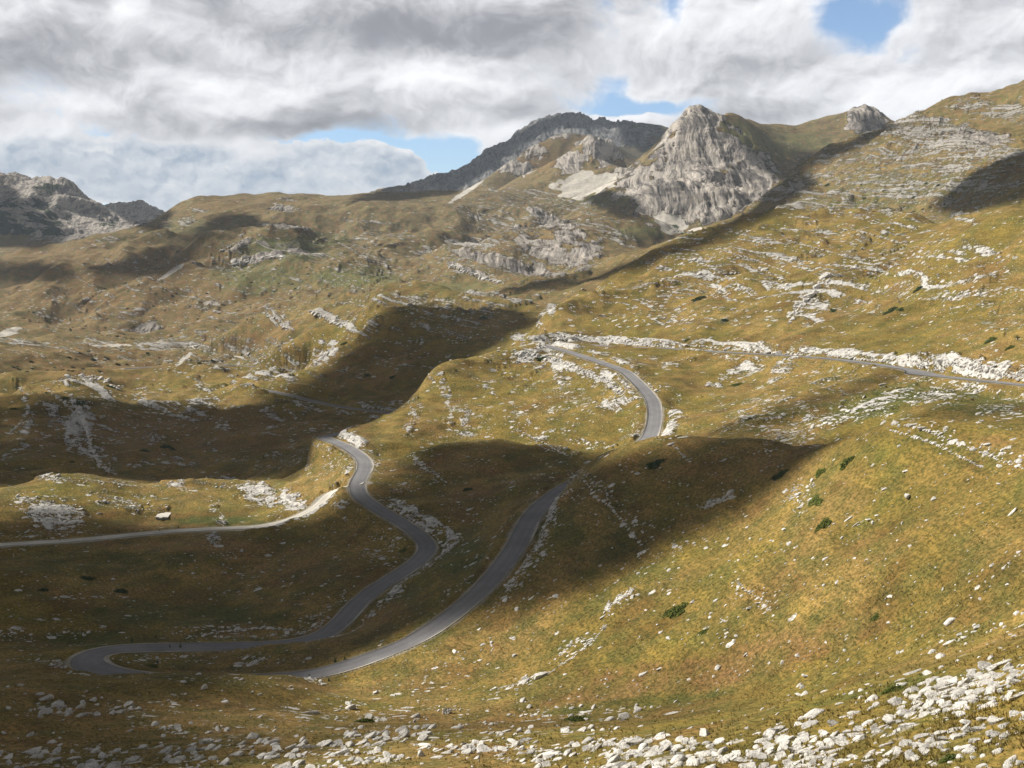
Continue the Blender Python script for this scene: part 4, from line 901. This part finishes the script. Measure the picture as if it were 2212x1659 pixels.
for lab, ln_, sp_, rw in [
 ('broken grey limestone ledge running down the shaded face of the front hill', [(1258,1030),(1285,1070),(1320,1095),(1345,1125),(1375,1165)], 4.6, 1),
 ('upper row of white blocks along the crest of the front hill', [(1935,915),(1990,925),(2040,945),(2090,965),(2150,990),(2212,1012)], 4.6, 1),
 ('lower row of white blocks below the crest of the front hill', [(1925,930),(1975,945),(2020,958),(2070,985),(2130,1012)], 3.8, 1),
 ('white outcrop at the shadow edge in the middle of the front hill', [(1525,1095),(1550,1082),(1590,1072)], 5.0, 2),
 ('small outcrop just under the knoll where the road disappears', [(1448,958),(1475,982),(1495,1000)], 3.4, 1),
 ('white outcrop in golden grass low on the front hill', [(1308,1312),(1335,1296),(1368,1278)], 4.8, 2),
 ('short row of white stones in golden grass right of the low outcrop', [(1590,1255),(1612,1275),(1640,1292),(1662,1322)], 4.2, 1),
 ('line of white stones climbing the golden slope near the lower road leg', [(1060,1490),(1120,1478),(1180,1458),(1230,1425),(1280,1385),(1312,1350)], 3.0, 1),
 ('thin limestone ledge running down the nose of the centre spur', [(925,808),(945,835),(965,860),(972,890),(973,925)], 3.0, 1),
 ('short ledge on the left edge of the centre spur', [(880,866),(892,884),(902,905)], 3.6, 1),
 ('grey ledge along the top left of the shaded knob', [(893,985),(915,1010),(940,1025),(965,1045)], 3.6, 1),
 ('ledge of grey stones above the shaded knob', [(1110,925),(1150,945),(1190,965),(1225,985)], 3.2, 1),
 ('white rock cutting along the inner side of the lower road bend', [(800,1078),(850,1100),(900,1128),(935,1152),(955,1180)], 5.0, 2),
 ('white rock cutting beside the road bend above the gravel track', [(722,953),(752,965),(790,985),(808,1010)], 3.6, 1),
 ('bright rock cutting above the uppermost hairpin', [(1195,733),(1250,727),(1300,733),(1350,738),(1400,743)], 3.6, 2),
 ('bright rock cutting along the straight upper road', [(1450,743),(1500,747),(1540,751),(1600,756),(1680,763),(1750,769)], 3.8, 1),
 ('low broken rock cutting left of the passing place', [(1790,768),(1850,775),(1920,783)], 3.0, 1),
 ('large layered rock cutting right of the passing place', [(1988,788),(2030,778),(2080,784),(2140,800),(2212,814)], 4.6, 3),
 ('rock cutting on the outer side of the upper road bend', [(1362,800),(1395,822),(1420,848),(1430,880),(1431,925)], 3.8, 1),
 ('pale rubble bank below the upper road hairpin', [(1110,762),(1160,768),(1215,782),(1260,800),(1310,825),(1350,855)], 3.6, 3),
 ('tall white crag standing on the right hand slope', [(1705,692),(1722,668),(1755,632),(1795,592)], 6.0, 3),
 ('curved row of blocks left of the white crag', [(1640,578),(1680,598),(1712,632)], 4.0, 1),
 ('thin tilted limestone bed on the left of the right hand slope', [(1500,560),(1560,590),(1610,625)], 2.8, 1),
 ('long tilted limestone bed above the white crag', [(1560,540),(1640,565),(1710,592)], 2.6, 1),
 ('level limestone bed on the upper right hand slope', [(1430,602),(1520,592),(1600,590)], 2.6, 1),
 ('tilted bed high on the right hand slope', [(1700,520),(1780,540),(1860,562)], 2.6, 1),
 ('topmost tilted bed near the crest of the right hand slope', [(1840,495),(1900,512),(1965,530)], 2.4, 1),
 ('rocky rib of grey blocks in the shaded left valley', [(150,856),(175,890),(188,930),(195,965),(215,1000),(238,1020)], 4.6, 3),
 ('narrow rib of blocks left of the main rib in the shaded valley', [(92,833),(125,858),(150,880),(168,905)], 3.8, 1),
 ('bright limestone crest on the sunlit left ridge', [(172,812),(200,815),(232,826),(262,842)], 4.2, 2),
 ('crooked line of stones at the far left of the shaded valley', [(52,852),(62,885),(40,918),(20,935)], 3.2, 1),
 ('slanting white slabs on the sunlit ridge by the gravel track', [(585,1092),(615,1080),(650,1066)], 4.0, 2),
 ('pale bed on the top of the middle hill', [(670,672),(700,685),(740,708)], 4.0, 1),
 ('ribbed pale bed left of the middle hill top', [(568,676),(598,690),(620,714)], 3.4, 1),
 ('pale outcrop beside the shadow on the middle hill', [(680,790),(700,768),(722,750)], 3.6, 2),
 ('dark grey cliff band on the rounded far hill', [(505,567),(545,562),(580,554),(625,552)], 3.6, 2),
 ('slanting grey ledge on the rounded far hill', [(475,543),(505,528),(538,514)], 2.6, 1),
 ('grey cliff band at the foot of the rocky centre hill', [(968,572),(1010,588),(1050,602),(1092,612)], 3.6, 2),
 ('crest of grey blocks on the green far plateau', [(590,440),(620,446),(650,455)], 3.0, 1),
 ('row of slabs inside the hairpin meadow', [(440,1372),(500,1362),(560,1356),(640,1362)], 4.0, 1)]:
    ledge(lab, ln_, sp_, rw)

# ---- dwarf pine and juniper patches
def leafmat(name, c1, c2):
    m, t, b = new_mat(name); pos = t.new('ShaderNodeNewGeometry').outputs['Position']
    t.put(b.inputs['Base Color'], t.mix(t.ramp(t.noise(pos, 1.3, 4, .7), .35, .65), c1, c2)); return m
MPINE = leafmat('dwarf_pine_leaves', (0.026, 0.046, 0.018), (0.070, 0.105, 0.034)); MBUSH = leafmat('green_bush_leaves', (0.070, 0.095, 0.018), (0.140, 0.165, 0.035))
MSTRAW = leafmat('grass_tufts', (0.11, 0.10, 0.025), (0.34, 0.25, 0.085)); MBARK = leafmat('bark', (.10, .075, .05), (.17, .13, .09))
def shrub_mesh(name, mat, seed, n=900):
    r = np.random.default_rng(seed); th = r.uniform(0, 2*math.pi, n); rr = np.sqrt(r.uniform(0, 1, n))
    lob = 1+.22*np.sin(th*3+seed)+.14*np.sin(th*5+2*seed)
    c = np.stack([rr*np.cos(th)*lob, rr*np.sin(th)*lob, np.sqrt(np.clip(1-rr**2, 0, 1))*r.uniform(.25, 1, n)*(.75+.25*np.sin(th*4+rr*6))], -1)
    d1 = r.normal(0, 1, (n, 3)); d1 /= np.linalg.norm(d1, axis=1)[:, None]; d2 = np.cross(d1, r.normal(0, 1, (n, 3))); d2 /= np.linalg.norm(d2, axis=1)[:, None]
    s_ = r.uniform(.06, .13, (n, 1)); V_ = np.stack([c-d1*s_, c+d2*s_*.8, c+d1*s_, c-d2*s_*.8], 1).reshape(-1, 3)
    me = bpy.data.meshes.new(name); me.from_pydata(V_.tolist(), [], np.arange(n*4).reshape(n, 4).tolist()); me.materials.append(mat); me.update(); return me
SHP = [shrub_mesh('dwarf_pine', MPINE, k) for k in range(4)]; SHB = [shrub_mesh('green_bush', MBUSH, 10+k) for k in range(3)]
STM, STF = [], []
def shrub(u, v, wpx, hpx, kind, label, group=None):
    h = hit(u, v)
    if h is None: return None
    x, y, z, D = h; w = wpx*D/F; e = 1.0; eps = 2.0
    gx = (ground(x+eps, y)-ground(x-eps, y))/(2*eps); gy = (ground(x, y+eps)-ground(x, y-eps))/(2*eps)
    n = Vector((-gx, -gy, 1)).normalized(); q = Vector((0, 0, 1)).rotation_difference(n)
    me = random.choice(SHP if kind == 'p' else SHB)
    o = bpy.data.objects.new('dwarf_pine_bush' if kind == 'p' else 'green_bush', me); COL.objects.link(o)
    # apparent height comes from depth on the slope plus the bush's own height
    hh = min(w*0.45, 2.2); dep = max(w*0.7, (hpx*D/F-hh*.8)/max(.25, n.dot(Vector((-x, -y, -z)).normalized())))
    o.matrix_world = Matrix.Translation((x, y, z-.15*hh))@q.to_matrix().to_4x4()@Matrix.Rotation(random.uniform(-.4, .4), 4, 'Z')@Matrix.Diagonal((w, min(dep, w*1.8), hh, 1))
    return tag(o, label, 'bush', group)
for u, v, w, h_, k, lab in [
 (1508,646,15,7,'p','wide dark green bush above the upper road, left of the white crag'),
 (1565,692,9,6,'p','small dark bush beside a white boulder above the upper road'),
 (1925,672,16,10,'p','large dark green bush among white rocks on the right upper slope'),
 (1945,668,7,5,'p','little dark bush touching the large bush on the right upper slope'),
 (1984,625,12,6,'p','dark bush high on the right slope below the rounded spur'),
 (1800,671,8,7,'p','dark bush right of the white crag above the road'),
 (2140,735,13,8,'b','mid green round bush on the far right slope above the road cut'),
 (2182,752,12,7,'b','green bush at the right edge above the layered road cut'),
 (1485,735,7,5,'p','dark bush on top of the white rock cut by the upper road'),
 (1590,832,12,5,'b','flat green bush in the meadow below the upper road'),
 (1170,776,14,6,'p','dark bush in the white rubble below the upper hairpin bend'),
 (1780,1133,20,14,'b','bright green bush below the orange scar on the front hill'),
 (1762,1083,16,18,'b','long green bush climbing the orange scar on the front hill'),
 (1830,1000,22,9,'b','long green bush near the top of the front hill'),
 (1772,1020,13,10,'b','smaller green bush left of the long one on the front hill'),
 (1685,1027,20,9,'p','dark green bush at the shadow edge on the front hill'),
 (1416,1003,20,10,'p','dark bush in the shade near the knoll where the road disappears'),
 (1460,1322,30,16,'b','broad yellow green bush patch low on the front hill'),
 (1520,1365,12,7,'b','small green bush beside a boulder low on the front hill'),
 (1890,1335,12,8,'b','lone green bush in the golden grass hollow'),
 (167,873,15,6,'p','dark oval bush on the rocky rib of the shaded left valley'),
 (31,884,9,5,'p','dark bush at the left edge of the shaded valley'),
 (142,860,7,5,'p','small dark bush left above the oval bush in the shaded valley'),
 (361,966,14,6,'p','large black green bush in the hollow of the shaded valley'),
 (313,975,11,5,'p','dark bush left of the largest one in the shaded hollow'),
 (375,972,7,4,'p','small dark bush right of the largest one in the shaded hollow'),
 (238,836,9,4,'p','flat dark green bush on the sunlit ridge of the left valley'),
 (102,850,9,4,'p','dark bush beside the limestone crest in the left valley'),
 (156,998,6,4,'p','small dark bush below the limestone rib in the left valley'),
 (742,744,9,6,'p','dark bush high on the shaded middle hill'),
 (793,811,8,4,'p','dark bush in the middle of the shaded hill face'),
 (848,815,9,4,'p','dark oval bush on the lower shaded hill face'),
 (1045,687,9,4,'p','dark bush near the right end of the shaded middle hill'),
 (1127,680,7,4,'p','dark bush by the grassy saddle behind the spur'),
 (516,773,5,6,'p','dark round bush beside the road curve in the far valley'),
 (985,800,4,3,'b','small bush on the edge of the centre spur'),
 (1010,1058,12,5,'p','dark bush under the rocky band of the shaded knob'),
 (870,1190,10,6,'b','green bush inside the bend of the road'),
 (95,1275,12,3,'p','low dark bush clump in the left meadow'),
 (190,1250,14,4,'p','low dark bush clump beside a white stone in the left meadow'),
 (262,1278,16,4,'p','dark low bush by the white stones in the left meadow'),
 (330,1440,14,6,'b','green bush inside the hairpin bend'),
 (1245,1555,26,8,'b','green bush among the near rocks at the bottom centre'),
 (790,1560,24,7,'b','green bush among the near rocks at the bottom left'),
 (1930,1490,26,6,'b','green bush above the white slabs at the bottom right'),
 (2050,1640,24,10,'b','green bush at the bottom right edge'),
 ]: shrub(u, v, w, h_, k, lab)
r_ = random.Random(5)
def inell(cx_, cy_, rx, ry): a = r_.uniform(0, 6.283); q = math.sqrt(r_.random()); return cx_+rx*q*math.cos(a), cy_+ry*q*math.sin(a)
for (cx_, cy_, rx, ry, n_, sz, lab, grp) in [
 (300, 670, 260, 60, 60, 2.6, 'small dark bush dotted over the brown far left hillside', 'bushes dotted over the far left hillside'),
 (330, 770, 220, 18, 26, 3.6, 'small dark bush on the pale ground below the far road', 'bushes below the far road'),
 (640, 600, 200, 35, 26, 2.4, 'tiny dark bush on the green far valley side', 'bushes on the far valley side'),
 (1480, 505, 30, 12, 12, 2.2, 'tiny dark bush on the scree below the pale peak', 'bushes on the scree'),
 (1900, 420, 200, 50, 14, 3.6, 'small dark bush on the banded right mountain slope', 'bushes on the right mountain'),
 (150, 790, 130, 20, 16, 4.0, 'dark flat bush on the grey rise in the left middle distance', 'bushes on the grey rise')]:
    for _ in range(n_):
        u, v = inell(cx_, cy_, rx, ry); shrub(u, v, sz*r_.uniform(.7, 1.5), sz*.6, 'p', lab, grp)

# ---- young spruces by the hairpin
def spruce(u, v, hm, label):
    hm = hm*.60
    h = hit(u, v)
    if h is None: return
    x, y, z, D = h
    e = bpy.data.objects.new('young_spruce', None); COL.objects.link(e); e.location = (x, y, ground(x, y)-.05); tag(e, label, 'tree', 'young spruces near the hairpin road')
    bm = bmesh.new(); bmesh.ops.create_cone(bm, cap_ends=True, segments=7, radius1=hm*.035, radius2=hm*.006, depth=hm*.97, matrix=Matrix.Translation((0, 0, hm*.485)))
    me = bpy.data.meshes.new('trunk'); bm.to_mesh(me); bm.free(); me.materials.append(MBARK); t_ = bpy.data.objects.new('trunk', me); COL.objects.link(t_); t_.parent = e
    V_ = []; F_ = []
    for lv in range(9):
        f = lv/8; zz = hm*(.08+.88*f); rad = hm*.30*(1-f)**.8+.05
        nb = 11-lv//2
        for k in range(nb):
            a = k*6.283/nb+lv*.7+r_.uniform(-.2, .2); rl = rad*r_.uniform(.7, 1.15); w = rl*.30
            c_, s_ = math.cos(a), math.sin(a); i0 = len(V_)
            V_ += [(0, 0, zz), (c_*rl*.6-s_*w, s_*rl*.6+c_*w, zz-rl*.22), (c_*rl, s_*rl, zz-rl*.30), (c_*rl*.6+s_*w, s_*rl*.6-c_*w, zz-rl*.22), (c_*rl*.5, s_*rl*.5, zz-rl*.02)]
            F_ += [(i0, i0+1, i0+4), (i0+1, i0+2, i0+4), (i0+2, i0+3, i0+4), (i0+3, i0, i0+4)]
    me = bpy.data.meshes.new('crown'); me.from_pydata(V_, [], F_); me.materials.append(MPINE); c_ = bpy.data.objects.new('crown', me); COL.objects.link(c_); c_.parent = e
for u, v, hm, lab in [(367,1400,2.6,'young spruce at the inner road edge of the hairpin, left of a pair'),(390,1400,3.4,'taller young spruce of the pair at the inner road edge of the hairpin'),
  (284,1386,3.0,'young spruce beyond the outer road edge left of the hairpin loop'),(336,1378,2.2,'small young spruce above the hairpin road among white stones'),(340,1432,2.4,'young spruce standing inside the hairpin island'),
  (668,1464,2.4,'young spruce on the near verge where the road leaves the hairpin'),(710,1471,2.0,'small young spruce on the near verge right of another'),(724,1430,3.0,'dark young spruce on the bank between the two road legs'),(745,1426,2.6,'second dark young spruce on the bank between the two road legs'),
  (255,1148,2.2,'small spruce at the upper edge of the gravel track'),(385,1140,2.6,'spruce beside the gravel track near the green meadow'),(345,1148,2.0,'small spruce at the lower edge of the gravel track'),(130,1168,2.2,'small spruce by the gravel track at the left'),
  (420,1210,2.2,'small lone spruce in the brown meadow below the track'),(402,1222,1.8,'tiny lone spruce left of another in the brown meadow'),(365,1216,2.0,'small spruce in the left part of the brown meadow'),(545,1230,2.2,'small spruce in the middle of the shaded meadow'),(560,1262,2.0,'tiny spruce low in the shaded meadow')]:
    spruce(u, v, hm, lab)

# ---- concrete slab in the left meadow
def mesh_simple(name, V_, F_, mat, parent=None):
    me = bpy.data.meshes.new(name); me.from_pydata(V_, [], F_); me.materials.append(mat); me.update()
    o = bpy.data.objects.new(name, me); COL.objects.link(o); o.parent = parent; return o
m, t, b = new_mat('concrete'); pos = t.new('ShaderNodeNewGeometry').outputs['Position']
t.put(b.inputs['Base Color'], t.mix(t.ramp(t.noise(pos, .8, 5, .6), .3, .7), (.50, .475, .43), (.62, .595, .55))); MCON = m
x, y, z, D = hit(352, 1112)
zt = z+0.45; cor = []
for (u, v) in ((344, 1106.5), (371, 1106.5), (362.5, 1117), (335.5, 1116.5)):
    a, te = pix_dir(u, v); a = float(a); te = float(te); dd2 = zt/te; cor.append((dd2*math.sin(a)-x, dd2*math.cos(a)-y))
e = bpy.data.objects.new('concrete_cistern', None); COL.objects.link(e); e.location = (x, y, z); tag(e, 'pale flat concrete slab on the brown meadow left of the gravel track bend', 'concrete slab')
def prism(poly, z0, z1): n = len(poly); return [(p[0], p[1], z0) for p in poly]+[(p[0], p[1], z1) for p in poly], [tuple(range(n))[::-1], tuple(range(n, 2*n))]+[(i, (i+1) % n, n+(i+1) % n, n+i) for i in range(n)]
mesh_simple('slab', *prism(cor, .17, .45), MCON, e)
cx_ = sum(p[0] for p in cor)/4; cy_ = sum(p[1] for p in cor)/4
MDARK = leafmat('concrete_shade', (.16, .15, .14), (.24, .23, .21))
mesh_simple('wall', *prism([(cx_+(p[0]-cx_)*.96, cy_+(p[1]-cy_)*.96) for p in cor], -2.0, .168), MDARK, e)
a_, b_ = cor[3], cor[2]; lerp = lambda f: (a_[0]+(b_[0]-a_[0])*f, a_[1]+(b_[1]-a_[1])*f)
p1, p2 = lerp(.33), lerp(.58); mesh_simple('step', *prism([p1, p2, (p2[0]-.1, p2[1]-1.0), (p1[0]-.1, p1[1]-1.0)][::-1], 0.0, .40), MCON, e)

# ---- cars on the far road
def simple_mat(name, c, ro=.4): m, t, b = new_mat(name); b.inputs['Base Color'].default_value = (*c, 1); b.inputs['Roughness'].default_value = ro; b.inputs['Specular IOR Level'].default_value = .5; return m
MGL = simple_mat('car_glass', (.03, .035, .04), .1); MTY = simple_mat('tyre', (.02, .02, .02), .8)
def car(u, v, paint, label, van=False):
    h = hit(u, v)
    if h is None: return
    x, y, z, D = h; k = int(np.argmin(np.hypot(PF2[:, 0]-x, PF2[:, 1]-y))); k = min(max(k, 1), len(PF2)-2)
    p = PF2[k]; d = PF2[k+1]-PF2[k-1]
    e = bpy.data.objects.new('car', None); COL.objects.link(e); e.location = (p[0], p[1], p[2]+.42); e.rotation_euler = (0, 0, math.atan2(d[1], d[0])); tag(e, label, 'car', 'cars on the far road')
    prof = [(-2.2, .35), (-2.2, .95), (-1.7, 1.45), (.3, 1.5), (1.0, 1.0), (2.1, .85), (2.25, .35)] if not van else [(-2.5, .4), (-2.5, 2.1), (1.4, 2.15), (2.0, 1.3), (2.5, 1.1), (2.55, .4)]
    n = len(prof); V_ = [(px_, -.88, pz) for px_, pz in prof]+[(px_, .88, pz) for px_, pz in prof]
    F_ = [tuple(range(n)), tuple(range(2*n-1, n-1, -1))]+[(i, n+i, n+(i+1) % n, (i+1) % n) for i in range(n)]
    mesh_simple('body', V_, F_, paint, e)
    for s_ in (-1, 1):
        zz = (1.0, 1.38) if not van else (1.3, 1.9); xx = (-1.6, .55) if not van else (.2, 1.5)
        mesh_simple('window', [(xx[0], s_*.885, zz[0]), (xx[1], s_*.885, zz[0]), (xx[1]-.4, s_*.885, zz[1]), (xx[0]+.1, s_*.885, zz[1])], [(0, 1, 2, 3)], MGL, e)
        for wx_ in (-1.4, 1.4):
            bm = bmesh.new(); bmesh.ops.create_cone(bm, cap_ends=True, segments=14, radius1=.34, radius2=.34, depth=.22, matrix=Matrix.Translation((wx_, s_*.84, .34))@Matrix.Rotation(math.pi/2, 4, 'X'))
            me = bpy.data.meshes.new('wheel'); bm.to_mesh(me); bm.free(); me.materials.append(MTY); w_o = bpy.data.objects.new('wheel', me); COL.objects.link(w_o); w_o.parent = e
car(18, 733, simple_mat('paint_light', (.75, .75, .74)), 'white car parked on the far road at the left edge')
car(7, 733, simple_mat('paint_dark', (.06, .07, .08)), 'dark car parked next to the white car at the left edge')
car(184, 740, simple_mat('paint_van', (.8, .8, .78)), 'white van driving on the far road in the left distance', True)

# ---- grass tufts on the nearest ground
NT_ = 70000
tu = rng.uniform(-60, 2280, NT_); tv = 1100+(1720-1100)*rng.uniform(0, 1, NT_)**.8
ok_, ir, jr, Dt, at_ = hit_many(tu, tv); ok_ &= (Dt < 330)&(roadd[ir, jr] > 4.6)
xt = (Dt*np.sin(at_)); yt = Dt*np.cos(at_); nz_ = pnoise((xt/6).astype(np.float32), (yt/6).astype(np.float32), 301)
ok_ &= rng.uniform(-.6, .9, NT_) < nz_; xt = xt[ok_]; yt = yt[ok_]; Dt = Dt[ok_]; zt_ = height_at(xt, yt, Z); nt = len(xt); NB = 7
s_ = np.clip(rng.uniform(.22, .5, nt), Dt/F*2.2, 1.0)
ang = rng.uniform(0, 6.283, (nt, NB)); ln = rng.uniform(.5, 1.2, (nt, NB))*s_[:, None]; lean = rng.uniform(.2, .9, (nt, NB))
bx_ = xt[:, None]+np.cos(ang)*s_[:, None]*.25; by_ = yt[:, None]+np.sin(ang)*s_[:, None]*.25; w_b = s_[:, None]*.10
P0 = np.stack([bx_-np.sin(ang)*w_b, by_+np.cos(ang)*w_b, np.repeat(zt_[:, None]-.05, NB, 1)], -1); P1 = np.stack([bx_+np.sin(ang)*w_b, by_-np.cos(ang)*w_b, np.repeat(zt_[:, None]-.05, NB, 1)], -1)
P2 = np.stack([bx_+np.cos(ang)*ln*lean, by_+np.sin(ang)*ln*lean, zt_[:, None]+ln*.8], -1)
V_ = np.stack([P0, P1, P2], 2).reshape(-1, 3)
o = mesh_np('grass_tufts', V_, np.arange(len(V_)).reshape(-1, 3), MSTRAW, False); tag(o, kind='stuff', label='dry straw and olive grass tufts on the near slopes', cat='grass')
print('stones', ns, 'tufts', nt)


# ------------------------------------------------------------------ haze
bm = bmesh.new(); bmesh.ops.create_cube(bm, size=1.0)
me = bpy.data.meshes.new('haze'); bm.to_mesh(me); bm.free(); hz = bpy.data.objects.new('haze', me); COL.objects.link(hz)
top = ZHIGH+15; bot = ZLOW-1.5
hz.scale = (20400, 20400, top-bot); hz.location = (0, 0, (top+bot)/2)
m = bpy.data.materials.new('haze'); m.use_nodes = True; t = NT(m.node_tree); t.n.clear()
o_ = t.new('ShaderNodeOutputMaterial'); pvn = t.new('ShaderNodeVolumePrincipled'); pvn.inputs['Color'].default_value = (.72, .84, 1, 1)
pvn.inputs['Density'].default_value = 5.0e-5; t.l.new(pvn.outputs[0], o_.inputs['Volume']); me.materials.append(m)
tag(hz, kind='stuff', label='thin blue haze over the distant mountains', cat='haze')
print('verts', X.size, 'z', ZLOW, ZHIGH, 'pts', NP)
